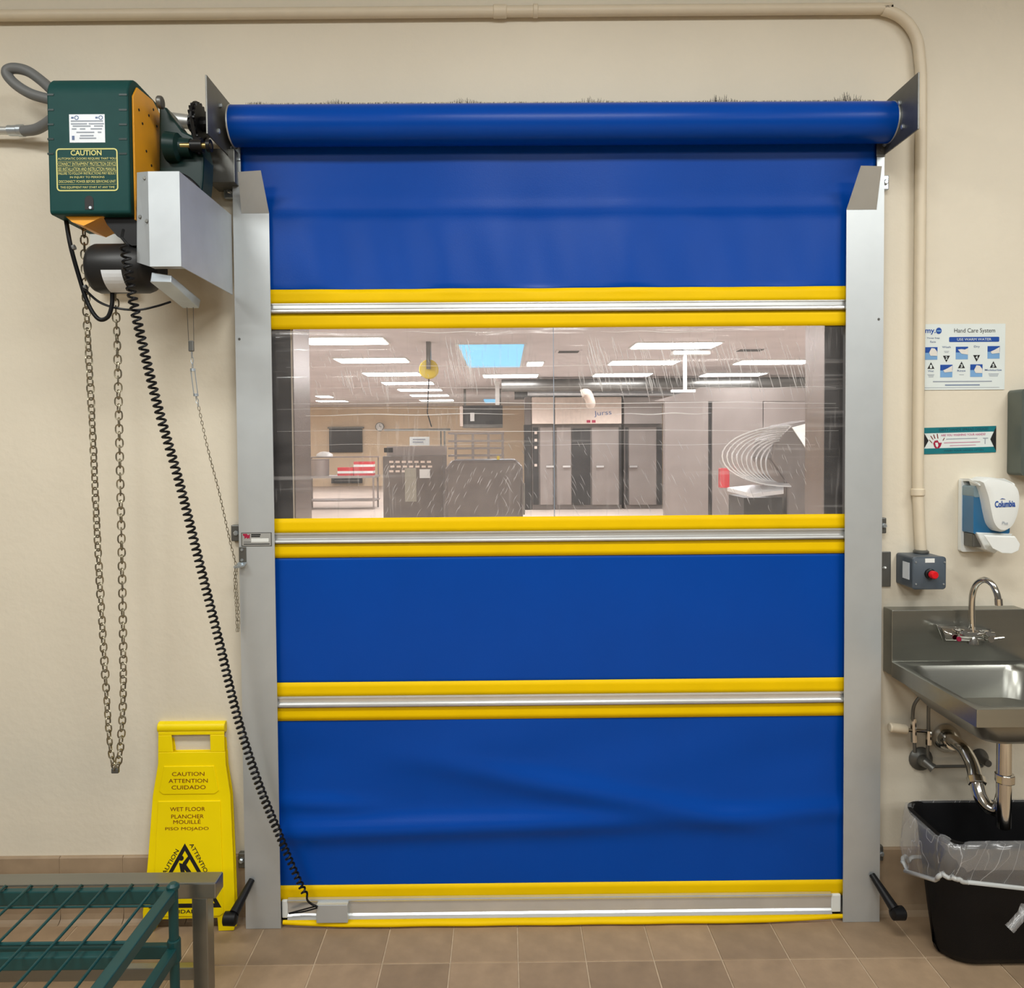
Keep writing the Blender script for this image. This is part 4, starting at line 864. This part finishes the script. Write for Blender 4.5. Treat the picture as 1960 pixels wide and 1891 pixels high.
b = B(); b.tube([Vector(sp_(297.5, 1393, .014)), Vector(sp_(429, 1393, .014))], MP(11, -.05), 14); b.build('hinge_bar', sign_m, wf, local=True, smooth=40, bevel=.002)
wfF = Face((0, -.0005, 0), (1, 0, 0), (0, 0, 1))
b = B()
def raised(x0t, x1t, y0, x0b, x1b, y1):
    b = B(); pts = [(x0t, y0), (x1t, y0), (x1b, y1-6), (x1b-8, y1), (x0b+8, y1), (x0b, y1-6)]
    b.prism([sp_(x, y, -.003) for x, y in pts], (0, .004, 0)); b.build('raised_panel', sign_m, wf, local=True, bevel=.002)
raised(311, 409, 1466, 302, 418, 1520); raised(300, 421, 1533, 290, 428, 1752)
wfT = Face((0, -.0032, 0), (1, 0, 0), (0, 0, 1))
b = B()
for t_, x, y, w_, h_ in (('CAUTION', 359, 1481, 63, 7.5), ('ATTENTION', 359, 1494, 76, 7.5), ('CUIDADO', 360, 1506.5, 66, 7.5), ('WET FLOOR', 358, 1548, 68, 7.5), ('PLANCHER', 358, 1562, 63, 7.5), ('MOUILLÉ', 357, 1571.5, 53, 9), ('PISO MOJADO', 357, 1586, 84, 7.5)):
    lettering(B(), wfT, t_, SX(x, y), SZ(y), w_*mpx, h_*mpx, .0006).build('lettering', maroon_m, wf, local=True)
b = B()
tri_o = [(353, 1613), (283, 1735), (424, 1735)]; tri_i = [(353, 1627), (296, 1727), (411, 1727)]
vs = [wfT.p(SX(*p), SZ(p[1]), .0006) for p in tri_o+tri_i]; b.add(vs, [(0, 1, 4, 3), (1, 2, 5, 4), (2, 0, 3, 5)])
wfT.poly(b, [(SX(x, y), SZ(y)) for x, y in [(346+5*math.cos(t), 1641+5*math.sin(t)) for t in [2*math.pi*k/12 for k in range(12)]]], .0004)
for pl_ in ([(349, 1650), (362, 1634), (366, 1637), (356, 1654), (366, 1668), (360, 1672), (350, 1660)], [(342, 1650), (349, 1652), (356, 1678), (346, 1700), (340, 1698), (347, 1678)], [(356, 1672), (372, 1690), (382, 1706), (376, 1709), (364, 1694), (352, 1680)]):
    wfT.poly(b, [(SX(x, y), SZ(y)) for x, y in pl_], .0004)
lettering(b, wfT, 'CAUTION', SX(323, 1652), SZ(1652), 62*mpx, 8*mpx, .0006, rot=math.radians(60), bold=.01)
lettering(b, wfT, 'ATTENTION', SX(382, 1645), SZ(1645), 72*mpx, 8*mpx, .0006, rot=math.radians(-61), bold=.01)
lettering(b, wfT, 'CUIDADO', SX(354, 1742), SZ(1742), 66*mpx, 7*mpx, .0006, bold=.01)
b.build('warning_symbol', ink_m, wf, local=True)

# ================================================================ STEEL BENCH AND GREEN RACK
by = -.45; zt = U(413, 1690, by).z; xb = U(413, 1690, by).x; yb2 = by+.058; zb2 = U(413, 1721, by).z
bnch = thing('steel_bench', 'low stainless steel bench frame in front of the wet floor sign', 'bench', (xb-.6, by, 0))
b = B(); b.box(-2.2, xb, by, yb2, zb2, zt); b.build('top_rail', inox_m, bnch, bevel=.004)
lx0, lx1 = U(368, 1800, by+.004).x, U(398, 1800, by+.004).x
for xo in (0, -1.3): B().box(lx0+xo, lx1+xo, by+.004, by+.05, .0, zb2).build('leg', inox_m, bnch, bevel=.003)
B().box(-2.2, lx0, by+.015, by+.04, .10, .135).build('stretcher', inox_m, bnch, bevel=.002)
gy = -.52; gz = U(331, 1697, gy).z; gx1 = U(331, 1697, gy).x; gy2 = -1.15; gx0 = -2.3
gr = thing('wire_rack', 'dark green wire rack in the lower left corner', 'rack', (gx1-.5, gy, 0))
def bx(nm, *a, mat=gwire_m, bev=.003): return B().box(*a).build(nm, mat, gr, bevel=bev)
bx('rear_rail', gx0, gx1, gy-.012, gy+.008, gz-.042, gz-.003)
bx('side_rail', gx1-.018, gx1+.012, gy2, gy-.012, gz-.032, gz-.002)
ym = -.758; bx('cross_rail', gx0, gx1-.018, ym-.012, ym+.012, gz-.05, gz-.018)
for dz, dy in ((-.006, .02), ):
    b = B(); b.tube([(gx0, ym+dy, gz-.006), (gx1-.01, ym+dy, gz-.006)], .0045, 8); b.build('support_wire', gwire_m, gr)
b = B(); b.tube([(gx0, gy-.075, gz-.006), (gx1, gy-.075, gz-.006)], .0032, 8); b.build('support_wire', gwire_m, gr)
xw = gx1-.002-MP(31, gy)
i = 0
while xw > gx0+.02:
    b = B(); b.tube([(xw, gy2, gz+.003), (xw, gy-.03, gz+.003), (xw, gy+.004, gz+.004), (xw, gy+.011, gz-.002)], .0036, 6); b.build('deck_wire', gwire_m, gr, smooth=60); xw -= MP(49, gy)
b = B(); b.cyl((gx1, gy, 0), (gx1, gy, gz-.002), .0125, 16); b.lathe([(0, .0165), (.008, .016), (.014, .009)], (gx1, gy, gz-.004), (0, 0, 1), 16); b.build('post', gwire_m, gr, smooth=40)
b = B(); b.cyl((gx1, gy2, 0), (gx1, gy2, gz-.002), .0125, 16); b.build('post', gwire_m, gr, smooth=40)
zl_ = U(331, 1818, gy).z
b = B(); b.lathe([(-.03, .017), (.03, .017)], (gx1, gy, zl_), (0, 0, 1), 16); b.build('collar', gwire_m, gr, bevel=.003)
bx('lower_rail', gx0, gx1, gy-.01, gy+.01, zl_-.02, zl_+.016); bx('lower_side_rail', gx1-.014, gx1+.012, gy2, gy-.01, zl_-.02, zl_+.012)

# ================================================================ THE KITCHEN BEYOND THE WINDOW
KX0, KX1, KY1, KZ = -11., 13., 27., 3.07
struct(B().box(KX0, KX1, .2, KY1+.2, -.1, 0).build('floor', farfloor_m))
struct(B().box(KX0, KX1, .2, KY1+.2, KZ, KZ+.1).build('ceiling', farceil_m))
struct(B().box(KX0, KX1, KY1, KY1+.2, 0, KZ).build('wall_back', farwall_m))
struct(B().box(KX0-.2, KX0, .2, KY1, 0, KZ).build('wall_left', farwall_m)); struct(B().box(KX1, KX1+.2, .2, KY1, 0, KZ).build('wall_right', farwall_m))
def ceil_light(px0, px1, py, label, emit=lamp_m, dy=.62, nm='ceiling_light', cat='ceiling light', grp='kitchen ceiling lights'):
    a, c = UZ(px0, py, KZ), UZ(px1, py, KZ)
    t = thing(nm, label, cat, ((a.x+c.x)/2, a.y, KZ), grp)
    B().box(a.x-.03, c.x+.03, a.y-dy/2-.03, a.y+dy/2+.03, KZ-.02, KZ).build('frame', white_m, t)
    B().box(a.x, c.x, a.y-dy/2, a.y+dy/2, KZ-.028, KZ-.02).build('diffuser', emit, t)
L1 = [(585, 737, 651), (647, 779, 688.5), (699, 803, 715), (734, 829, 732.5), (764, 845, 745.5), (787, 858, 756), (805, 868, 765.5)]
w1 = ['nearest', 'second', 'third', 'fourth', 'fifth', 'sixth', 'farthest']
for (a, c, y), w_ in zip(L1, w1): ceil_light(a, c, y, f'white ceiling light, {w_} of the seven in the left row beyond the window')
for (a, c, y), w_ in zip([(1214, 1368, 660), (1169, 1292, 693), (1138, 1242, 716.5)], ['nearest', 'middle', 'farthest']): ceil_light(a, c, y, f'white ceiling light, {w_} of three in the row right of the skylight')
for (a, c, y), w_ in zip([(1413, 1543, 692), (1346, 1456, 716)], ['nearer', 'farther']): ceil_light(a, c, y, f'white ceiling light, {w_} of two in the far right row')
ceil_light(926, 1028, 718.5, 'white ceiling light below the blue skylight'); ceil_light(1010, 1038, 695, 'small white ceiling light right of the blue skylight')
ceil_light(609, 634, 758, 'small distant white ceiling light at the left, nearer of two'); ceil_light(609, 664, 767, 'distant white ceiling light at the left, farther of two')
sk0, sk1 = UZ(877, 658, KZ), UZ(1003, 658, KZ); sk2 = UZ(940, 701, KZ)
t = thing('skylight', 'pale blue skylight in the kitchen ceiling', 'skylight', ((sk0.x+sk1.x)/2, (sk0.y+sk2.y)/2, KZ))
B().box(sk0.x-.04, sk1.x+.04, sk0.y-.04, sk2.y+.04, KZ-.015, KZ).build('frame', white_m, t); B().box(sk0.x, sk1.x, sk0.y, sk2.y, KZ-.022, KZ-.015).build('pane', sky_m, t)
t2 = thing('skylight', 'small far pale blue skylight beside the white pole', 'skylight', UZ(940, 767, KZ))
a, c = UZ(926, 764, KZ), UZ(949, 770, KZ); B().box(a.x, c.x, min(a.y, c.y), max(a.y, c.y), KZ-.03, KZ-.004).build('pane', sky_m, t2)
# unseen lamps added to brighten the kitchen, outside the view (above the door and at the sides)
for (x, y) in ((-5.5, 2.5), (-1.5, 2.5), (2.5, 2.5), (6.5, 2.5), (-5.5, 6), (6, 6), (9, 11), (-8, 14), (9, 18), (-8, 20)):
    area('kitchen_fill_lamp', (x, y, KZ-.03), 1.2, .6, 140, (.97, .985, 1))
def P(y): return y-D          # distance from the camera to a depth
def fbox(px0, py0, px1, py1, d, dep, b=None): return pbox(px0, py0, px1, py1, P(d), dep, b)
def floorbox(px0, py0, px1, d, dep):
    Y = P(d); a, c = U(px0, 900, Y), U(px1, 900, Y); return B().box(a.x, c.x, Y, Y+dep, 0.0, U((px0+px1)/2, py0, Y).z)
# work table with overshelf
d = 18.7; Y = P(d); tb = thing('work_table', 'steel work table with overshelf at the far left of the kitchen', 'table', (U(650, 912, Y).x, Y, 0))
a, c = U(560, 912, Y), U(718, 912, Y); zt_ = a.z
B().box(a.x, c.x, Y, Y+.75, zt_-.05, zt_).build('table_top', oven_m, tb)
for x in (a.x+.3, c.x-.05):
    for y in (Y+.03, Y+.68): B().box(x-.02, x+.02, y-.02, y+.02, 0, zt_-.05).build('leg', oven_m, tb)
B().box(a.x+.1, c.x, Y+.02, Y+.7, .2, .23).build('lower_shelf', oven_m, tb)
z2 = U(650, 874, Y+.4).z; B().box(a.x, c.x, Y+.56, Y+.75, z2-.03, z2).build('overshelf', oven_m, tb)
for x in (a.x+.3, c.x-.03): B().box(x-.015, x+.015, Y+.66, Y+.69, zt_, z2-.03).build('shelf_post', oven_m, tb)
b = B(); q = U(610, 909, Y+.2); b.lathe([(0, .24), (.40, .25), (.41, .26), (.42, .24)], (q.x, Y+.27, zt_), (0, 0, 1), 20); tag(b.build('stock_pot', oven_m, smooth=40), 'large steel stock pot on the far work table', 'pot')
for x0, y0, x1, lab in ((646, 895, 676, 'low red and white box on the far table, left one'), (677, 884, 714, 'tall red and white box on the far table, right one')):
    a, c = U(x0, 905, Y+.1), U(x1, 905, Y+.1); z1 = U(x0, y0, Y+.1).z; t = thing('food_box', lab, 'box', (a.x, Y+.1, zt_), 'food boxes on the far table')
    B().box(a.x, c.x, Y+.1, Y+.4, zt_+.001, z1).build('carton', red2_m, t)
    for k in range(2 if z1-zt_ > .25 else 1): B().box(a.x-.003, c.x+.003, Y+.097, Y+.4, zt_+.06+k*.16, zt_+.12+k*.16).build('white_stripe', white_m, t)
b = B(); q = U(617, 871, Y+.45); rings = [[Vector((q.x+r*math.cos(t)*(1+.2*math.sin(3*t)), Y+.655+r*.35*math.sin(t), z2+hh)) for t in [2*math.pi*k/14 for k in range(14)]] for r, hh in ((.2, .001), (.19, .06), (.1, .12), (.02, .13))]
b.loft(rings); tag(b.build('cloth_bundle', white_m, smooth=60), 'white cloth bundle on the overshelf of the far table', 'cloth')
# openings and clock on the back wall
wn = struct(fbox(630, 819, 693, 866, 29.4, .1).build('window_1', ovend_m)); 
fbox(627, 817, 696, 820, 29.35, .1).build('window_head', dsteel_m, wn)
d2 = thing('wall_panel', 'low dark panel on the kitchen back wall below the far table', 'panel', U(662, 915, P(29.3))); fbox(634, 915, 693, 925, 29.3, .1).build('panel', ovend_m, d2); B().box(U(640, 918, P(29.3)).x, U(688, 918, P(29.3)).x, P(29.3)-.02, P(29.3), U(660, 921, P(29.3)).z, U(660, 919, P(29.3)).z).build('panel_rail', dsteel_m, d2)
q = U(727, 817, P(29.3)); ck = thing('wall_clock', 'round wall clock on the kitchen back wall', 'clock', q)
b = B(); b.lathe([(0, .17), (.05, .17), (.05, .13)], q, (0, -1, 0), 24); b.build('rim', dsteel_m, ck); b = B(); b.cyl(q+Vector((0, -.05, 0)), q+Vector((0, -.055, 0)), .14, 24); b.build('dial', white_m, ck)
b = B(); b.box(q.x-.008, q.x+.008, q.y-.06, q.y-.056, q.z, q.z+.1).box(q.x, q.x+.07, q.y-.06, q.y-.056, q.z-.008, q.z+.008); b.build('hands', ink_m, ck)
# slotted machine
d = 10.5; Y = P(d); mc = thing('slotted_cabinet', 'steel cabinet with rows of slots left of the rounded steel tank', 'cabinet', (U(790, 900, Y).x, Y, 0))
floorbox(733, 873, 848, d, .7).build('body', mach_m, mc); 
a, c = U(733, 873, Y), U(848, 873, Y); B().box(a.x, c.x, Y+.35, Y+.7, a.z, U(790, 854, Y+.35).z).build('upper_panel', oven_m, mc)
pbox(735, 857, 752, 866, Y+.345, .01).build('display', ovend_m, mc)
for r in range(3):
    for i in range(7 if r < 2 else 3):
        x = 745+i*12+(2 if r % 2 else 0); y = 882+r*9
        pbox(x, y, x+8, y+4, Y-.006, .01).build('vent_slot', cream_m, mc)
pbox(803, 898, 823, 915, Y-.004, .006).build('notice', white_m, mc); pbox(775, 896, 797, 960, Y-.01, .012).build('front_panel', inox_m, mc)
# rounded tank
d = 9.6; Y = P(d); tk = thing('steel_tank', 'rounded steel mixing tank in the middle of the kitchen', 'tank', (U(925, 900, Y).x, Y, 0))
b = B(); pp_ = [U(x, y, Y) for x, y in ((852, 1060), (852, 897), (864, 881), (988, 880), (1001, 893), (1001, 1060))]
pp_[0].z = pp_[-1].z = 0; b.prism(pp_, (0, .8, 0)); b.build('body', mach_m, tk, bevel=.04)
b = B(); b.box(U(951, 882, Y).x, U(956, 876, Y).x, Y+.05, Y+.12, U(953, 880, Y).z, U(953, 873, Y).z); b.build('yellow_tag', gold_m, tk)
q = U(1003, 925, Y-.05); b = B(); b.tube([q, U(1003, 985, Y-.05)], .012, 8); b.build('side_pipe', inox_m, tk)
# tray rack behind
d = 12.5; Y = P(d); rk = thing('tray_rack', 'open steel tray rack behind the rounded tank', 'rack', (U(915, 850, Y).x, Y, 0))
for x in (872, 905, 935, 962): a = U(x, 850, Y); B().box(a.x-.02, a.x+.02, Y, Y+.04, 0, U(x, 828, Y).z).build('post', oven_m, rk)
for y in (829, 844, 858, 872): 
    a, c = U(858, y, Y), U(965, y, Y); B().box(a.x, c.x, Y-.01, Y+.4, a.z-.02, a.z+.012).build('tray', oven_m, rk)
# arm with hoist cable, pole, reel, cabinets
d = 11.7; Y = P(d); q = U(820, 822, Y)
ar = thing('swing_arm', 'thin pivoting steel arm above the slotted cabinet', 'arm', q); b = B(); b.box(U(735, 822, Y).x, U(862, 822, Y).x, Y, Y+.04, q.z-.02, q.z+.015); b.build('boom', dsteel_m, ar)
b = B(); x_ = U(851, 860, Y).x; b.box(x_-.012, x_+.012, Y, Y+.04, 0, q.z-.02); x_ = U(843, 860, Y).x; b.box(x_-.01, x_+.01, Y+.1, Y+.13, 0, q.z-.02); b.build('post', dsteel_m, ar)
q = UZ(820, 700, KZ); rl = thing('cable_reel', 'yellow cable reel hanging from the kitchen ceiling', 'reel', (U(820, 706, 8.5).x, 8.5, KZ))
c0 = U(821, 707, 8.5); b = B(); b.lathe([(-.05, .13), (-.04, .14), (.04, .14), (.05, .13)], c0, (0, 1, 0), 20); b.build('drum', gold_m, rl, smooth=40)
b = B(); b.box(c0.x-.03, c0.x+.03, 8.42, 8.58, c0.z, KZ-.001); b.build('hanger', dsteel_m, rl); b = B(); b.tube([c0+Vector((0, 0, -.1)), U(818, 790, 8.5), U(826, 817, 8.5)], .009, 6); b.build('drop_cable', black_m, rl)
po_ = thing('white_pole', 'short white pole hanging beside the skylight reflection', 'pole', U(952, 730, P(18))); a = U(952, 752, P(18)); b = B(); b.box(a.x-.05, a.x+.05, P(18), P(18)+.1, U(952, 775, P(18)).z, KZ-.001); b.build('pole', white_m, po_); B().box(a.x-.07, a.x+.07, P(18)-.02, P(18)+.12, KZ-.06, KZ-.001).build('ceiling_plate', white_m, po_)
cb = thing('hanging_cabinet', 'grey vent cabinet high up left of the ovens', 'cabinet', U(920, 800, P(20))); fbox(885, 776, 962, 818, 20, 1).build('body', ovend_m, cb)
for x in (890, 957): a = U(x, 790, P(20.4)); B().box(a.x-.03, a.x+.03, a.y-.03, a.y+.03, U(900, 776, P(20)).z, KZ).build('hanger_rod', dsteel_m, cb)
(fbox(885, 812, 962, 818, 19.95, .04).build('lower_rail', dsteel_m, cb)); fbox(880, 778, 886, 816, 19.9, .6).build('edge', cream_m, cb); fbox(900, 790, 908, 806, 19.9, .1).build('bracket', white_m, cb); fbox(930, 805, 948, 812, 19.9, .1).build('vent', ink_m, cb)
# ovens
d = 18.2; Y = P(d)
for k, (x0, x1, n__) in enumerate(((1018, 1060, 'narrow leftmost one with a dark control column'), (1062, 1190, 'wide middle one with a dark glass strip'), (1194, 1268, 'right one with dark door posts'))):
    t = thing('rack_oven', f'tall steel rack oven, {n__}', 'oven', (U((x0+x1)/2, 900, Y).x, Y, 0), 'rack ovens along the kitchen')
    floorbox(x0+.5, 812, x1-.5, d, 1.4).build('body', mach_m, t)
    pbox(x0+.5, 760, x1-.5, 811, Y-.25, 1.6).build('header', cream_m if k < 2 else oven_m, t)
    if k == 0:
        pbox(1020, 818, 1031, 966, Y-.02, .03).build('control_column', ovend_m, t); pbox(1034, 818, 1058, 966, Y-.03, .04).build('door', oven_m, t)
        for y in (826, 840, 854, 888): pbox(1023, y, 1028, y+5, Y-.03, .02).build('control_knob', cream_m, t)
    if k == 1:
        pbox(1066, 818, 1093, 966, Y-.03, .04).build('door', oven_m, t); pbox(1095, 820, 1130, 966, Y-.03, .04).build('glass_door', ovend_m, t)
        pbox(1133, 818, 1184, 966, Y-.03, .04).build('door', oven_m, t); pbox(1186, 818, 1189.5, 966, Y-.03, .04).build('hinge_post', ovend_m, t)
        f2, w, h = face_px(1136, 784, 1178, 799, Y-.252); b = B(); lettering(b, f2, 'Jurss', w*.42, h*.5, w*.8, h*.8, .01, rot=.08); b.build('script_logo', slate_ink, t)
        for x in (1123, 1133): pbox(x, 804, x+7, 809, Y-.262, .012).build('red_mark', red_m, t)
    if k == 2:
        pbox(1197, 818, 1202, 966, Y-.03, .04).build('hinge_post', ovend_m, t); pbox(1204, 818, 1256, 966, Y-.03, .04).build('door', oven_m, t); pbox(1258, 818, 1267, 966, Y-.03, .04).build('hinge_post', ovend_m, t)
    for hx in ((1052,), (1084, 1148), (1212,))[k]:
        q = U(hx, 893, Y-.1); B().box(q.x-.08, q.x+.1, Y-.1, Y-.03, q.z-.02, q.z+.02).build('handle', alub_m, t)
gp = thing('dark_gap_panel', 'dark narrow panel left of the rack ovens', 'panel', (U(1011, 900, Y).x, Y, 0)); floorbox(1004, 813, 1017, d, .5).build('panel', ovend_m, gp); pbox(1004.5, 760, 1016.5, 813, Y, .5).build('upper_panel', mach_m, gp)
# ducts over the ovens
dk = thing('exhaust_duct', 'dark horizontal exhaust duct above the ovens', 'duct', U(1250, 735, P(17)))
b = B(); b.cyl(U(960, 738, P(17)), U(1700, 732, P(17)), .14, 20); b.build('main_pipe', dsteel_m, dk, smooth=40)
b = B(); b.cyl(U(1010, 752, P(17.6)), U(1420, 752, P(17.6)), .07, 14); b.build('lower_pipe', galv_m, dk, smooth=40)
fbox(985, 742, 1240, 762, 19.5, .5).build('rear_housing', ovend_m, dk)
b = B(); b.tube(spline([U(1112, 752, P(17)), U(1122, 750, P(17)), U(1130, 768, P(17.2)), U(1130, 775, P(17.3))]), .11, 10); b.build('elbow', cream_m, dk, smooth=60)
for x in (1035, 1310): a = U(x, 735, P(17)); B().box(a.x-.03, a.x+.03, P(17)-.02, P(17)+.02, a.z, KZ-.001).build('hanger_rod', white_m, dk)
# cold room panels at the right
d = 15.; Y = P(d); cr_ = thing('cold_room', 'large grey cold room wall panels right of the ovens', 'cold room', (U(1420, 900, Y).x, Y, 0))
for x0, x1 in ((1273, 1356), (1363, 1460), (1461, 1700)): floorbox(x0, 768, x1, d, .2).build('panel', oven_m, cr_, bevel=.01)
floorbox(1356, 768, 1363, d+.05, .1).build('dark_joint', ovend_m, cr_)
b = B(); b.prism([U(x, y, Y) for x, y in ((1250, 768), (1340, 742), (1700, 742), (1700, 768))], (0, .6, 0)); b.build('sloped_hood', oven_m, cr_)
# spiral mixer with wire guard
d = 7.4; Y = P(d); mx_ = thing('spiral_mixer', 'grey dough mixer with curved wire bowl guard at the right', 'mixer', (U(1500, 900, Y).x, Y, 0))
b = B(); b.prism([U(x, y, Y) for x, y in ((1482, 842), (1514, 812), (1560, 803), (1640, 803), (1640, 1150), (1506, 1150), (1506, 925), (1476, 880))], (0, .6, 0)); b.build('head', mach_m, mx_, bevel=.02)
b = B(); b.prism([U(x, y, Y-.02) for x, y in ((1516, 818), (1562, 806), (1640, 806), (1640, 960), (1560, 884))], (0, .02, 0)); b.build('white_cover', white_m, mx_)
for k in range(10):
    yk = Y-.25+.035*k; L_ = 1382+k*9.3; tx, ty, bx_, by_ = 1512-k*3.2, 815+k*4, 1514-k*.6, 931-k*.6; cxk, cyk = (tx+bx_)/2, (ty+by_)/2+(-6)
    pts = [U(cxk-(cxk-L_)*math.sin(math.pi*i/20) if 0 < i < 20 else (tx if i == 0 else bx_), ty+(by_-ty)*(1-math.cos(math.pi*i/20))/2, yk) for i in range(21)]
    b = B(); b.tube(pts, .0085, 6); b.build('guard_hoop', alub_m, mx_, smooth=60)
b = B(); b.prism([U(1392, 933, Y-.3), U(1440, 945, Y-.45), U(1500, 938, Y-.3), U(1500, 931, Y), U(1440, 928, Y)], (0, 0, -.035)); b.build('bowl_tray', alub_m, mx_)
q0, q1 = U(1424, 945, Y-.1), U(1497, 945, Y-.1); B().box(q0.x, q1.x, Y-.1, Y+.4, 0, q0.z-.04).build('bowl_stand', ovend_m, mx_)
pbox(1379, 896, 1397, 934, Y-.1, .08).build('red_stop', red2_m, mx_, bevel=.01, label='red stop pad')

# small ceiling fittings beyond the window
for px0, px1, py, lab in ((1064, 1112, 672, 'dark ceiling vent right of the window seam'), (1408, 1462, 669, 'dark ceiling vent near the right end of the window')):
    a, c = UZ(px0, py, KZ), UZ(px1, py, KZ); t = thing('ceiling_vent', lab, 'vent', ((a.x+c.x)/2, a.y, KZ))
    B().box(a.x, c.x, a.y-.16, a.y+.16, KZ-.012, KZ).build('frame', farceil_m, t)
    for k in range(4): B().box(a.x+.04, c.x-.04, a.y-.12+k*.07, a.y-.09+k*.07, KZ-.02, KZ-.012).build('slat', ovend_m, t)
p = U(1311, 700, P(12)); hp_ = thing('hoist_pole', 'white hanging pole with a T foot in front of the sloped hood', 'pole', (p.x, p.y, KZ))
zb3 = U(1311, 746, P(12)).z
B().box(p.x-.025, p.x+.025, p.y-.025, p.y+.025, zb3, KZ-.001).build('pole', white_m, hp_)
B().box(p.x-.22, p.x+.16, p.y-.03, p.y+.03, zb3-.04, zb3).build('foot_bar', white_m, hp_)
f_ = UZ(1322, 668, KZ); ft = thing('ceiling_fixture', 'white ceiling fixture under the nearest right hand light', 'fixture', (f_.x, f_.y, KZ))
B().box(f_.x-.3, f_.x+.3, f_.y-.1, f_.y+.1, KZ-.10, KZ-.03).build('housing', white_m, ft, bevel=.02)
B().box(f_.x-.12, f_.x+.12, f_.y-.06, f_.y+.06, KZ-.03, KZ-.001).build('mount', white_m, ft)
ps = thing('paper_notice', 'white paper notice hung above the slotted cabinet', 'notice', U(798, 860, P(10.95)))
pbox(784, 836, 822, 853, P(10.95), .01).build('sheet', paper_m, ps); pbox(790, 840, 814, 842, P(10.95)-.004, .004).build('print_line', grey_ink, ps); pbox(790, 845, 810, 847, P(10.95)-.004, .004).build('print_line', grey_ink, ps)
